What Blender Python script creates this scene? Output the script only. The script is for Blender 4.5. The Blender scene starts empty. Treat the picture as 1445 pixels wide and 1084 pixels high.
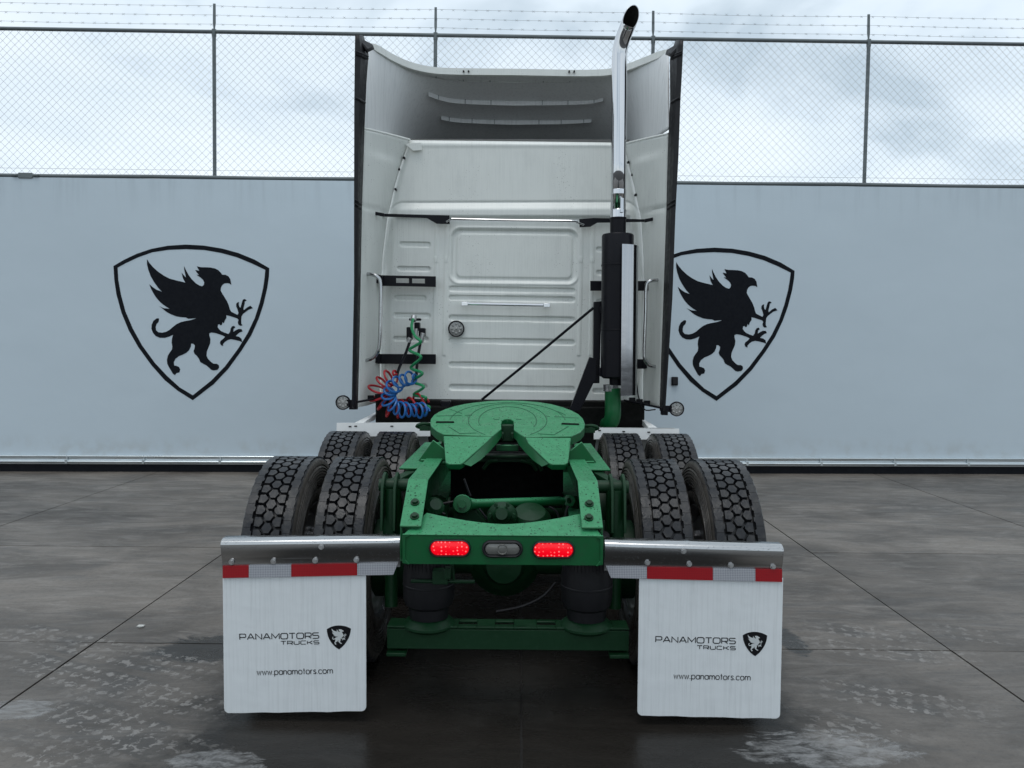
import bpy, bmesh, math, random
import numpy as np
from mathutils import Vector, Matrix
random.seed(7)
S = bpy.context.scene
COL = S.collection
PI = math.pi

# ------------------------------------------------------------------ camera, sky, sun, exposure
CH, FPX, CX, CY = 1.66, 1110.0, 722.5, 542.0
CAM_M = Matrix.Rotation(0.009, 3, 'Z') @ Matrix.Rotation(PI / 2 - 0.0455, 3, 'X') @ Matrix.Rotation(0.0064, 3, 'Z')
cd = bpy.data.cameras.new('camera')
cam = bpy.data.objects.new('camera', cd)
COL.objects.link(cam)
cam.matrix_world = Matrix.Translation((0, 0, CH)) @ CAM_M.to_4x4()
cd.sensor_fit = 'HORIZONTAL'
cd.sensor_width = 36.0
cd.lens = 36.0 * FPX / 1445.0
cd.clip_end = 2000.0
S.camera = cam

SUN_EL, SUN_AZ = math.radians(74), math.radians(195)      # azimuth measured clockwise from +Y
W = bpy.data.worlds.new('World')
S.world = W
W.use_nodes = True
wn, wl = W.node_tree.nodes, W.node_tree.links
wn.clear()
w_out = wn.new('ShaderNodeOutputWorld')
w_mix = wn.new('ShaderNodeMixShader')
w_b1 = wn.new('ShaderNodeBackground')
w_b2 = wn.new('ShaderNodeBackground')
w_sky = wn.new('ShaderNodeTexSky')
w_sky.sky_type = 'NISHITA'
w_sky.sun_disc = False
w_sky.sun_elevation = SUN_EL
w_sky.sun_rotation = SUN_AZ
wl.new(w_sky.outputs[0], w_b1.inputs[0])
w_b1.inputs[1].default_value = 0.1
w_tc = wn.new('ShaderNodeTexCoord')
w_map = wn.new('ShaderNodeMapping')
w_map.inputs['Scale'].default_value = (1.0, 1.0, 1.9)
w_map.inputs['Location'].default_value = (0.35, 0.0, 0.12)
wl.new(w_tc.outputs['Generated'], w_map.inputs[0])
w_n = wn.new('ShaderNodeTexNoise')
w_n.inputs['Scale'].default_value = 3.4
w_n.inputs['Detail'].default_value = 5
w_n.inputs['Roughness'].default_value = 0.5
w_n.inputs['Distortion'].default_value = 0.5
wl.new(w_map.outputs[0], w_n.inputs['Vector'])
w_r = wn.new('ShaderNodeValToRGB')
w_r.color_ramp.elements[0].position = 0.33
w_r.color_ramp.elements[0].color = (0.46, 0.55, 0.62, 1)
w_r.color_ramp.elements[1].position = 0.66
w_r.color_ramp.elements[1].color = (0.775, 0.845, 0.89, 1)
e = w_r.color_ramp.elements.new(0.47)
e.color = (0.665, 0.755, 0.825, 1)
wl.new(w_n.outputs['Fac'], w_r.inputs[0])
wl.new(w_r.outputs[0], w_b2.inputs[0])
w_b2.inputs[1].default_value = 1.0
w_mix.inputs[0].default_value = 0.88
wl.new(w_b1.outputs[0], w_mix.inputs[1])
wl.new(w_b2.outputs[0], w_mix.inputs[2])
wl.new(w_mix.outputs[0], w_out.inputs[0])

sd = bpy.data.lights.new('sun', 'SUN')
sd.energy = 0.7
sd.angle = math.radians(30)
sd.color = (1.0, 0.97, 0.93)
sun = bpy.data.objects.new('sun', sd)
COL.objects.link(sun)
sdir = Vector((math.sin(SUN_AZ) * math.cos(SUN_EL), math.cos(SUN_AZ) * math.cos(SUN_EL), math.sin(SUN_EL)))
sun.rotation_euler = sdir.to_track_quat('Z', 'Y').to_euler()
sun.location = sdir * 30
S.view_settings.view_transform = 'Standard'
S.view_settings.look = 'None'
S.view_settings.exposure = 0.40
S.view_settings.gamma = 1.0
S.view_settings.use_curve_mapping = False
S.render.engine = 'CYCLES'
S.cycles.max_bounces = 8

# ------------------------------------------------------------------ measuring helpers: photo pixel -> point at a given real distance
CO = Vector((0, 0, CH))
def ray(px, py):
    return CAM_M @ Vector(((px - CX) / FPX, -(py - CY) / FPX, -1.0))
def at(px, py, Y):
    d = ray(px, py)
    return CO + d * (Y / d.y)
def atz(px, py, z):
    d = ray(px, py)
    return CO + d * ((z - CH) / d.z)
def atp(px, py, Y0, z0, s):                     # point on the plane z = z0 + s (y - Y0)
    d = ray(px, py)
    t = (z0 - s * Y0 - CH) / (d.z - s * d.y)
    return CO + d * t
CMN = np.array(CAM_M)
def at_np(px, py, Y):
    d = np.stack([(px - CX) / FPX, -(py - CY) / FPX, -np.ones_like(px)], -1) @ CMN.T
    t = Y / d[..., 1]
    return np.array([0, 0, CH]) + d * t[..., None]
def lerp(a, b, t): return a + (b - a) * t
def interp(pts, t):                             # piecewise linear table
    return float(np.interp(t, [p[0] for p in pts], [p[1] for p in pts]))
def spline(pts, n):                             # Catmull-Rom through points
    P = [Vector(p) for p in pts]
    P = [P[0] * 2 - P[1]] + P + [P[-1] * 2 - P[-2]]
    out = []
    segs = len(P) - 3
    for i in range(n):
        u = i / (n - 1) * segs
        k = min(int(u), segs - 1)
        t = u - k
        a, b, c, d = P[k:k + 4]
        out.append(0.5 * ((2 * b) + (c - a) * t + (2 * a - 5 * b + 4 * c - d) * t * t + (3 * b - a - 3 * c + d) * t ** 3))
    return out

# ------------------------------------------------------------------ mesh builder
WL = {}
class MB:
    def __init__(s): s.v, s.f = [], []
    def add(s, vs, fs):
        o = len(s.v)
        s.v += [tuple(v) for v in vs]
        s.f += [tuple(i + o for i in f) for f in fs]
        return s
    def box(s, c, size, M=None):
        x, y, z = [a / 2 for a in size]
        vs = [Vector((i * x, j * y, k * z)) for i in (-1, 1) for j in (-1, 1) for k in (-1, 1)]
        if M is not None: vs = [M @ v for v in vs]
        c = Vector(c)
        return s.add([c + v for v in vs], [(0, 1, 3, 2), (4, 6, 7, 5), (0, 4, 5, 1), (2, 3, 7, 6), (0, 2, 6, 4), (1, 5, 7, 3)])
    def beam(s, a, b, w, h, up=(0, 0, 1)):
        a, b = Vector(a), Vector(b)
        d = (b - a)
        z = Vector(up)
        x = d.normalized().cross(z)
        if x.length < 1e-4: x = Vector((1, 0, 0))
        x.normalize()
        z = x.cross(d.normalized())
        M = Matrix((x, d.normalized(), z)).transposed()
        return s.box((a + b) / 2, (w, d.length, h), M)
    def tube(s, pts, r, seg=10, cap=True, closed=False):
        P = [Vector(p) for p in pts]
        n = len(P)
        R = r if hasattr(r, '__len__') else [r] * n
        t0 = (P[1] - P[0]).normalized()
        u = t0.orthogonal().normalized()
        rings = []
        for i in range(n):
            a = P[(i - 1) % n] if (closed or i > 0) else P[i]
            b = P[(i + 1) % n] if (closed or i < n - 1) else P[i]
            t = (b - a).normalized()
            u = (u - t * u.dot(t)).normalized()
            w = t.cross(u)
            rings.append([P[i] + (u * math.cos(2 * PI * k / seg) + w * math.sin(2 * PI * k / seg)) * R[i] for k in range(seg)])
        vs = [v for r_ in rings for v in r_]
        fs = []
        m = n if closed else n - 1
        for i in range(m):
            j = (i + 1) % n
            for k in range(seg):
                k2 = (k + 1) % seg
                fs.append((i * seg + k, i * seg + k2, j * seg + k2, j * seg + k))
        if cap and not closed:
            fs.append(tuple(range(seg - 1, -1, -1)))
            fs.append(tuple((n - 1) * seg + k for k in range(seg)))
        return s.add(vs, fs)
    def cyl(s, a, b, r, seg=24, r2=None):
        return s.tube([a, b], [r, r if r2 is None else r2], seg)
    def prism(s, poly, vec):                    # front polygon + extrusion
        poly = [Vector(p) for p in poly]
        vec = Vector(vec)
        n = len(poly)
        vs = poly + [p + vec for p in poly]
        fs = [tuple(range(n)), tuple(range(2 * n - 1, n - 1, -1))]
        for i in range(n):
            j = (i + 1) % n
            fs.append((j, i, i + n, j + n))
        return s.add(vs, fs)
    def lathe(s, prof, o, axis, seg=48, closed=False, a0=0, a1=2 * PI):   # prof: (radius, height along axis)
        o, ax = Vector(o), Vector(axis).normalized()
        u = Vector((0, -1, 0)) if abs(ax.y) < 0.9 else Vector((1, 0, 0))
        u = (u - ax * u.dot(ax)).normalized()
        w = ax.cross(u)
        full = abs(a1 - a0 - 2 * PI) < 1e-6
        ns = seg if full else seg + 1
        vs, fs = [], []
        for k in range(ns):
            a = a0 + (a1 - a0) * k / seg
            dr = u * math.cos(a) + w * math.sin(a)
            for r, h in prof: vs.append(o + dr * r + ax * h)
        m = len(prof)
        for k in range(seg):
            k2 = (k + 1) % ns
            for i in range(m if closed else m - 1):
                i2 = (i + 1) % m
                fs.append((k * m + i, k2 * m + i, k2 * m + i2, k * m + i2))
        return s.add(vs, fs)
    def grid(s, A):                             # A[rows, cols, 3]
        r, c = A.shape[:2]
        vs = A.reshape(-1, 3).tolist()
        idx = np.arange(r * c).reshape(r, c)
        q = np.stack([idx[:-1, :-1], idx[1:, :-1], idx[1:, 1:], idx[:-1, 1:]], -1).reshape(-1, 4).tolist()
        return s.add(vs, q)
    def sphere(s, c, r, seg=12, rings=8, scale=(1, 1, 1)):
        prof = [(max(1e-5, r * math.sin(PI * i / rings)), -r * math.cos(PI * i / rings)) for i in range(rings + 1)]
        n0 = len(s.v)
        s.lathe(prof, (0, 0, 0), (0, 0, 1), seg)
        for i in range(n0, len(s.v)):
            v = s.v[i]
            s.v[i] = (c[0] + v[0] * scale[0], c[1] + v[1] * scale[1], c[2] + v[2] * scale[2])
        return s
    def mesh(s, name, mat, sm=35, c=(0, 0, 0)):
        me = bpy.data.meshes.new(name)
        vs = np.array(s.v, dtype=float) - np.array(c)
        me.from_pydata(vs.tolist(), [], s.f)
        bm = bmesh.new()
        bm.from_mesh(me)
        bmesh.ops.recalc_face_normals(bm, faces=bm.faces)
        big = [f for f in bm.faces if len(f.verts) > 4]
        if big: bmesh.ops.triangulate(bm, faces=big)
        bm.to_mesh(me)
        bm.free()
        if sm:
            me.polygons.foreach_set('use_smooth', [True] * len(me.polygons))
            me.set_sharp_from_angle(angle=math.radians(sm))
        me.materials.append(mat)
        return me
    def build(s, name, mat, parent=None, sm=35, bevel=0, solid=0, label=None):
        vs = np.array(s.v, dtype=float)
        c = (vs.max(0) + vs.min(0)) / 2
        o = bpy.data.objects.new(name, s.mesh(name, mat, sm, c))
        COL.objects.link(o)
        c = Vector(c)
        WL[o.name] = c
        o.location = c - (WL[parent.name] if parent else Vector((0, 0, 0)))
        if parent: o.parent = parent
        if solid:
            m = o.modifiers.new('thickness', 'SOLIDIFY')
            m.thickness = solid
            m.offset = 0
        if bevel:
            m = o.modifiers.new('bevel', 'BEVEL')
            m.width = bevel
            m.segments = 2
            m.limit_method = 'ANGLE'
            m.angle_limit = math.radians(40)
        if label: o['label'] = label
        return o
def empty(name, loc, parent=None):
    o = bpy.data.objects.new(name, None)
    COL.objects.link(o)
    WL[o.name] = Vector(loc)
    o.location = Vector(loc) - (WL[parent.name] if parent else Vector((0, 0, 0)))
    if parent: o.parent = parent
    o.empty_display_size = 0.1
    return o
def tag(o, label, cat, group=None, kind=None):
    if label: o['label'] = label
    if cat: o['category'] = cat
    if group: o['group'] = group
    if kind: o['kind'] = kind
    return o

# ------------------------------------------------------------------ materials
class NT:
    def __init__(s, name):
        s.m = bpy.data.materials.new(name)
        s.m.use_nodes = True
        s.n, s.l = s.m.node_tree.nodes, s.m.node_tree.links
        s.b = s.n['Principled BSDF']
        s.pos = s.n.new('ShaderNodeNewGeometry').outputs['Position']
    def val(s, x, sock):
        if hasattr(x, 'is_linked') or isinstance(x, bpy.types.NodeSocket): s.l.new(x, sock)
        else:
            if isinstance(x, tuple) and len(x) == 3 and sock.type == 'RGBA': x = x + (1,)
            sock.default_value = x
    def math(s, op, a, b=0.0, c=None, clamp=False):
        n = s.n.new('ShaderNodeMath'); n.operation = op; n.use_clamp = clamp
        s.val(a, n.inputs[0]); s.val(b, n.inputs[1])
        if c is not None: s.val(c, n.inputs[2])
        return n.outputs[0]
    def scale(s, v, sc, loc=(0, 0, 0), rot=(0, 0, 0)):
        n = s.n.new('ShaderNodeMapping')
        s.l.new(v, n.inputs[0])
        n.inputs['Scale'].default_value = sc; n.inputs['Location'].default_value = loc; n.inputs['Rotation'].default_value = rot
        return n.outputs[0]
    def noise(s, vec, sc, det=3, rough=0.55, dist=0.0):
        n = s.n.new('ShaderNodeTexNoise')
        s.l.new(vec, n.inputs['Vector'])
        n.inputs['Scale'].default_value = sc; n.inputs['Detail'].default_value = det
        n.inputs['Roughness'].default_value = rough; n.inputs['Distortion'].default_value = dist
        return n.outputs['Fac']
    def voro(s, vec, sc, out='Distance', feat='F1', rnd=1.0):
        n = s.n.new('ShaderNodeTexVoronoi'); n.feature = feat
        s.l.new(vec, n.inputs['Vector']); n.inputs['Scale'].default_value = sc; n.inputs['Randomness'].default_value = rnd
        return n.outputs[out]
    def ss(s, x, a, b):                          # smoothstep a -> b
        n = s.n.new('ShaderNodeMapRange'); n.interpolation_type = 'SMOOTHSTEP'
        s.val(x, n.inputs[0]); n.inputs[1].default_value = a; n.inputs[2].default_value = b
        return n.outputs[0]
    def rng(s, x, a, b, c, d):
        n = s.n.new('ShaderNodeMapRange')
        s.val(x, n.inputs[0])
        for i, q in enumerate((a, b, c, d)): n.inputs[i + 1].default_value = q
        return n.outputs[0]
    def mix(s, f, a, b):
        n = s.n.new('ShaderNodeMix'); n.data_type = 'RGBA'
        s.val(f, n.inputs[0]); s.val(a, n.inputs[6]); s.val(b, n.inputs[7])
        return n.outputs[2]
    def sep(s, v):
        n = s.n.new('ShaderNodeSeparateXYZ'); s.l.new(v, n.inputs[0]); return n.outputs
    def bump(s, h, strength=0.3, dist=0.01, prev=None):
        n = s.n.new('ShaderNodeBump'); s.l.new(h, n.inputs['Height'])
        n.inputs['Strength'].default_value = strength; n.inputs['Distance'].default_value = dist
        if prev is not None: s.l.new(prev, n.inputs['Normal'])
        return n.outputs[0]
    def set(s, col=None, rough=None, metal=None, normal=None, **kw):
        if col is not None: s.val(col, s.b.inputs['Base Color'])
        if rough is not None: s.val(rough, s.b.inputs['Roughness'])
        if metal is not None: s.val(metal, s.b.inputs['Metallic'])
        if normal is not None: s.l.new(normal, s.b.inputs['Normal'])
        for k, v in kw.items(): s.val(v, s.b.inputs[k.replace('_', ' ')])
        return s.m
    def drops(s, sc, dens, r0=0.12, r1=0.34):   # mask of rain drops lying on a surface
        d = s.voro(s.pos, sc)
        c = s.sep(s.voro(s.pos, sc, 'Color'))
        rad = s.rng(c[0], 0, 1, r0, r1)
        inside = s.math('LESS_THAN', d, rad)
        pick = s.math('GREATER_THAN', c[1], 1 - dens)
        return s.math('MULTIPLY', inside, pick)

def plain(name, col, rough=0.5, metal=0.0, var=0.15, vs=8.0, spec=0.5, **kw):
    t = NT(name)
    t.b.inputs['Specular IOR Level'].default_value = spec
    n = t.noise(t.pos, vs, 4)
    a = tuple(c * (1 - var) for c in col); b = tuple(min(1, c * (1 + var)) for c in col)
    r = t.rng(t.noise(t.pos, vs * 3.1, 3), 0.3, 0.7, rough * 0.8, min(1, rough * 1.2))
    return t.set(t.mix(n, a, b), r, metal, **kw)

def white_paint():
    t = NT('white_cab_paint')
    streak = t.noise(t.scale(t.pos, (95, 4, 2.4)), 1.0, 5, 0.7)
    broad = t.noise(t.pos, 2.3, 4, 0.6)
    f = t.ss(streak, 0.42, 0.72)
    f = t.math('MULTIPLY', f, t.rng(broad, 0.35, 0.7, 0.15, 0.75))
    c = t.mix(t.math('MULTIPLY', f, 0.5), (0.74, 0.76, 0.73), (0.47, 0.49, 0.465))
    c = t.mix(t.math('MULTIPLY', t.ss(t.noise(t.scale(t.pos, (9, 3, 3.2), (4, 1, 2)), 1.0, 5, 0.65), 0.45, 0.75), 0.22), c, (0.50, 0.515, 0.50))
    spots = t.drops(70, 0.30, 0.06, 0.22)
    spots = t.math('MULTIPLY', spots, t.ss(t.noise(t.pos, 3.7, 3), 0.42, 0.62))
    c = t.mix(t.math('MULTIPLY', spots, 0.8), c, (0.16, 0.16, 0.15))
    nb = t.bump(t.drops(75, 0.35, 0.08, 0.24), 0.25, 0.004)
    nb = t.bump(t.noise(t.pos, 4.5, 3), 0.10, 0.02, nb)
    return t.set(c, t.rng(broad, 0.3, 0.7, 0.28, 0.45), normal=nb)
def gelcoat():
    t = NT('grey_white_fairing_gelcoat')
    streak = t.noise(t.scale(t.pos, (40, 40, 2.0)), 1.0, 5, 0.7)
    n = t.noise(t.pos, 3.0, 5, 0.65)
    c = t.mix(n, (0.66, 0.675, 0.68), (0.75, 0.765, 0.765))
    c = t.mix(t.math('MULTIPLY', t.ss(streak, 0.45, 0.75), 0.30), c, (0.34, 0.35, 0.35))
    return t.set(c, 0.5, normal=t.bump(t.noise(t.pos, 40, 4), 0.1, 0.004))
def flap_white():
    t = NT('white_flap_rubber')
    streak = t.noise(t.scale(t.pos, (120, 4, 3.0)), 1.0, 5, 0.7)
    sx = t.sep(t.pos)
    c = t.mix(t.math('MULTIPLY', t.ss(streak, 0.42, 0.75), 0.45), (0.69, 0.72, 0.735), (0.50, 0.525, 0.53))
    d = t.math('MAXIMUM', t.drops(150, 0.24, 0.10, 0.30), t.drops(75, 0.10, 0.06, 0.16))
    dm = t.rng(t.noise(t.pos, 6, 3), 0.35, 0.7, 0.15, 0.8)
    c = t.mix(t.math('MULTIPLY', d, dm), c, (0.13, 0.13, 0.125))
    return t.set(c, 0.42, normal=t.bump(t.noise(t.pos, 9, 2), 0.15, 0.02))
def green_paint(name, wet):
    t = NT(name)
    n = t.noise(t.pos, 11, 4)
    c = t.mix(n, *((0.003, 0.070, 0.020), (0.005, 0.098, 0.030)) if wet else ((0.0022, 0.025, 0.008), (0.0036, 0.038, 0.012)))  # not wet: a darker copy, the shade under the truck painted in
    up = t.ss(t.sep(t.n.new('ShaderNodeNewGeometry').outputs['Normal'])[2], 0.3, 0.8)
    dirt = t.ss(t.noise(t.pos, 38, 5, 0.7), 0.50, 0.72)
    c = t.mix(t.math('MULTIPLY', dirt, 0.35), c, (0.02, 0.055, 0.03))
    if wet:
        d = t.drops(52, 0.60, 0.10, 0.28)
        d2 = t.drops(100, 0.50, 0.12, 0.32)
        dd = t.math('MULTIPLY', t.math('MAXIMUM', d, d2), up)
        lit_tops = t.math('MULTIPLY', t.rng(t.noise(t.pos, 40, 5, 0.7), 0.25, 0.75, 0.45, 1.0), up)  # upward faces painted lighter, standing in for light from above
        c = t.mix(t.math('MULTIPLY', lit_tops, 0.60), c, (0.080, 0.40, 0.190))
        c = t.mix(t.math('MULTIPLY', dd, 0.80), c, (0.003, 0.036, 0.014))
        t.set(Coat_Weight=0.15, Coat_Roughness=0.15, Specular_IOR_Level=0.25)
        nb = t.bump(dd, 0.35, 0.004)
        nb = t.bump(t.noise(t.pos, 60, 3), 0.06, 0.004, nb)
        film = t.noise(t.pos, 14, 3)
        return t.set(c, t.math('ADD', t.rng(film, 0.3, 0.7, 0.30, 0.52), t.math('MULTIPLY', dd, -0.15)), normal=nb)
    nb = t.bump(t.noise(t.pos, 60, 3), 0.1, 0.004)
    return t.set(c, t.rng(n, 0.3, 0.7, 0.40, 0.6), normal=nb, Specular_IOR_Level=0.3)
def steel(name, col, rough, spots=False):
    t = NT(name)
    n = t.noise(t.scale(t.pos, (2, 30, 30)), 1.0, 4)
    r = t.rng(n, 0.3, 0.7, rough * 0.7, rough * 1.4)
    c = col
    nb = t.bump(t.noise(t.scale(t.pos, (6, 6, 1.2)), 1.0, 2), 0.06 if spots else 0.012, 0.01)
    if spots:
        d = t.drops(140, 0.35, 0.08, 0.30)
        c = t.mix(t.math('MULTIPLY', d, 0.8), col, (0.12, 0.12, 0.12))
        nb = t.bump(d, 0.4, 0.003, nb)
    return t.set(c, r, 1.0, normal=nb)
def rubber():
    t = NT('tyre_rubber')
    n = t.noise(t.pos, 24, 5, 0.65)
    c = t.mix(t.ss(n, 0.42, 0.75), (0.009, 0.010, 0.013), (0.034, 0.033, 0.032))
    ox = t.math('ABSOLUTE', t.sep(t.n.new('ShaderNodeTexCoord').outputs['Object'])[0])
    c = t.mix(t.math('MULTIPLY', t.ss(ox, 0.1175, 0.1245), t.rng(n, .3, .7, .45, .9)), c, (0.085, 0.076, 0.066))
    nb = t.bump(t.noise(t.pos, 90, 3), 0.35, 0.003)
    t.set(Specular_IOR_Level=0.34)
    return t.set(c, t.rng(t.noise(t.pos, 17, 3), 0.3, 0.7, 0.22, 0.45), normal=nb)
def wall_paint():
    t = NT('pale_blue_grey_wall_paint')
    n = t.noise(t.scale(t.pos, (0.6, 0.6, 1.2)), 1.0, 5, 0.6)
    st = t.noise(t.scale(t.pos, (9, 9, 0.5)), 1.0, 4, 0.6)
    c = t.mix(n, (0.490, 0.570, 0.625), (0.535, 0.618, 0.674))
    top = t.ss(t.sep(t.pos)[2], 3.2, 3.95)
    c = t.mix(t.math('MULTIPLY', t.math('MULTIPLY', t.ss(st, 0.45, 0.7), top), 0.22), c, (0.27, 0.32, 0.36))
    low = t.math('MULTIPLY', t.ss(t.sep(t.pos)[2], 0.55, 0.25), t.ss(t.noise(t.pos, 5, 4), 0.4, 0.7))
    c = t.mix(t.math('MULTIPLY', low, 0.3), c, (0.36, 0.36, 0.33))
    nb = t.bump(t.noise(t.pos, 1.1, 3), 0.25, 0.05)
    nb = t.bump(t.noise(t.pos, 55, 3), 0.12, 0.004, nb)
    return t.set(c, 0.55, normal=nb)
def concrete():
    t = NT('wet_stained_concrete')
    p = t.sep(t.pos)
    oi = t.n.new('ShaderNodeObjectInfo').outputs['Random']
    broad = t.noise(t.scale(t.pos, (0.8, 1.2, 1)), 1.0, 5, 0.62, 0.6)
    brush = t.noise(t.scale(t.pos, (1.7, 5.5, 1), rot=(0, 0, 0.10)), 1.0, 7, 0.72, 1.3)
    fine = t.noise(t.pos, 34, 5, 0.7)
    c = t.mix(t.ss(broad, 0.3, 0.72), (0.068, 0.0585, 0.050), (0.182, 0.160, 0.139))
    c = t.mix(t.math('MULTIPLY', t.ss(brush, 0.44, 0.74), 0.55), c, (0.250, 0.223, 0.197))
    c = t.mix(t.math('MULTIPLY', t.ss(t.noise(t.scale(t.pos, (1.1, 4.2, 1), (3, 7, 0), (0, 0, -.12)), 1.0, 6, 0.68, 1.5), 0.50, 0.70), 0.60), c, (0.080, 0.076, 0.072))
    c = t.mix(t.math('MULTIPLY', t.ss(fine, 0.48, 0.72), 0.42), c, (0.040, 0.037, 0.034))
    grit = t.noise(t.scale(t.pos, (1, 1.8, 1)), 85, 4, 0.75)
    c = t.mix(t.math('MULTIPLY', t.ss(grit, 0.56, 0.74), 0.40), c, (0.30, 0.28, 0.26))
    scr = t.noise(t.scale(t.pos, (3.2, 26, 1), (1, 5, 0), (0, 0, .16)), 1.0, 6, 0.75, 0.7)
    c = t.mix(t.math('MULTIPLY', t.math('MULTIPLY', t.ss(scr, 0.57, 0.68), t.ss(t.noise(t.pos, 1.3, 3), .4, .65)), 0.55), c, (0.30, 0.275, 0.25))
    sl = t.rng(oi, 0, 1, 0.84, 1.12)
    hs = t.n.new('ShaderNodeHueSaturation'); t.l.new(c, hs.inputs['Color']); t.l.new(sl, hs.inputs['Value'])
    c = hs.outputs[0]
    # damp film towards the camera; under the truck its shade is painted in too
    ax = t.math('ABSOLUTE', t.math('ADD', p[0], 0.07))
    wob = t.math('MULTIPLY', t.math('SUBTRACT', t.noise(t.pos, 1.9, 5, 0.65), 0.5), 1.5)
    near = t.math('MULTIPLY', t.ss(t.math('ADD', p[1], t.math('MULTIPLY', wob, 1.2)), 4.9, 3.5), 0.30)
    damp_shade = t.math('MULTIPLY', t.ss(t.math('ADD', ax, t.math('MULTIPLY', wob, 0.55)), 1.62, 1.22), t.ss(p[1], 8.6, 6.4))
    wet = t.math('MAXIMUM', near, damp_shade)  # damp film together with the shade painted under the truck
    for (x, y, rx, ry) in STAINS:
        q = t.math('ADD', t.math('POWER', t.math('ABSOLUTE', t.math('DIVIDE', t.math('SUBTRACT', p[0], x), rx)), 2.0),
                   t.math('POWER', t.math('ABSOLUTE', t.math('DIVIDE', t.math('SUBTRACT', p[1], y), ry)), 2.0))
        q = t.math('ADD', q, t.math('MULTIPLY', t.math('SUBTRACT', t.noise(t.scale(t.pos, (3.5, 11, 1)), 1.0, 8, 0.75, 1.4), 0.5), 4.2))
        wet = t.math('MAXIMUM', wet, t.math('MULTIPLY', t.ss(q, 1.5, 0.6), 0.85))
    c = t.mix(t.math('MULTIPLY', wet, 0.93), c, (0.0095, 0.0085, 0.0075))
    # printed tread tracks: rows of pale scuffed lugs
    tr = rg = None
    for (a, b, w) in TRACKS:
        d = (b - a); L = d.length; d.normalize(); nx, ny = -d.y, d.x
        along = t.math('ADD', t.math('MULTIPLY', p[0], d.x), t.math('MULTIPLY', p[1], d.y))
        perp = t.math('SUBTRACT', t.math('ADD', t.math('MULTIPLY', p[0], nx), t.math('MULTIPLY', p[1], ny)), a.x * nx + a.y * ny)
        s0 = a.x * d.x + a.y * d.y
        m = t.math('MULTIPLY', t.math('LESS_THAN', t.math('ABSOLUTE', perp), w / 2),
                   t.math('MULTIPLY', t.ss(along, s0 - 0.1, s0 + 0.35), t.ss(along, s0 + L + 0.1, s0 + L - 0.35)))
        cv = t.n.new('ShaderNodeCombineXYZ')
        t.l.new(t.math('DIVIDE', along, .034), cv.inputs[0]); t.l.new(t.math('DIVIDE', perp, .030), cv.inputs[1]); cv.inputs[2].default_value = a.x * 5
        ng = t.noise(cv.outputs[0], 1.0, 4, 0.62, 0.6)
        row = t.math('MULTIPLY', t.math('COSINE', t.math('MULTIPLY', perp, 2 * PI / (w / 3))), 0.07)
        beat = t.math('MULTIPLY', t.math('COSINE', t.math('MULTIPLY', along, 2 * PI / .075)), 0.06)
        ring = t.math('MULTIPLY', t.ss(t.math('ADD', ng, t.math('ADD', row, beat)), 0.54, 0.63), m)
        tr = m if tr is None else t.math('MAXIMUM', tr, m)
        rg = ring if rg is None else t.math('MAXIMUM', rg, ring)
    br = t.ss(t.noise(t.pos, 3.2, 5, 0.7), 0.30, 0.56)
    trm = t.math('MULTIPLY', rg, br)
    c = t.mix(t.math('MULTIPLY', t.math('MULTIPLY', tr, t.ss(t.noise(t.pos, 2.7, 4), 0.45, 0.65)), 0.55), c, (0.045, 0.043, 0.041))
    c = t.mix(t.math('MULTIPLY', trm, 0.52), c, (0.31, 0.295, 0.28))
    # standing water
    pud = None
    for (x, y, rx, ry) in PUDDLES:
        q = t.math('ADD', t.math('POWER', t.math('ABSOLUTE', t.math('DIVIDE', t.math('SUBTRACT', p[0], x), rx)), 2.0),
                   t.math('POWER', t.math('ABSOLUTE', t.math('DIVIDE', t.math('SUBTRACT', p[1], y), ry)), 2.0))
        q = t.math('ADD', q, t.math('MULTIPLY', t.math('SUBTRACT', t.noise(t.scale(t.pos, (4, 9, 1)), 1.0, 7, 0.72, 0.8), 0.5), 5.0))
        m = t.ss(q, 1.25, 0.75)
        pud = m if pud is None else t.math('MAXIMUM', pud, m)
    pm = t.math('MULTIPLY', pud, t.ss(t.noise(t.scale(t.pos, (9, 20, 1)), 1.0, 8, 0.78, 0.6), 0.34, 0.66))
    c = t.mix(t.math('MULTIPLY', pm, 0.55), c, (0.33, 0.33, 0.33))
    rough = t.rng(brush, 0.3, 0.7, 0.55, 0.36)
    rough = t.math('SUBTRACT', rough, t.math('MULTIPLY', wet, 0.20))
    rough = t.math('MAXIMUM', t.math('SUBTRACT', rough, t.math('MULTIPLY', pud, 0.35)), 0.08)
    nb = t.bump(fine, 0.25, 0.004)
    nb = t.bump(t.math('MULTIPLY', trm, 1.0), 0.3, 0.004, nb)
    dry = t.math('SUBTRACT', 1.0, pud)
    nb2 = t.n.new('ShaderNodeBump'); t.l.new(t.math('MULTIPLY', brush, dry), nb2.inputs['Height'])
    nb2.inputs['Strength'].default_value = 0.25; nb2.inputs['Distance'].default_value = 0.01; t.l.new(nb, nb2.inputs['Normal'])
    return t.set(c, rough, normal=nb2.outputs[0], Specular_IOR_Level=t.rng(damp_shade, 0, 1, 0.36, 0.14))
def led_red():
    t = NT('lit_red_lens')
    v = t.voro(t.pos, 58, 'Distance', 'F1', 0.35)
    core = t.ss(v, 0.30, 0.05)
    e = t.mix(core, (0.75, 0.0, 0.008), (1.0, 0.16, 0.16))
    t.set((0.35, 0.0, 0.005), 0.25)
    t.l.new(e, t.b.inputs['Emission Color'])
    t.l.new(t.rng(core, 0, 1, 0.75, 1.5), t.b.inputs['Emission Strength'])
    return t.m
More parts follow.
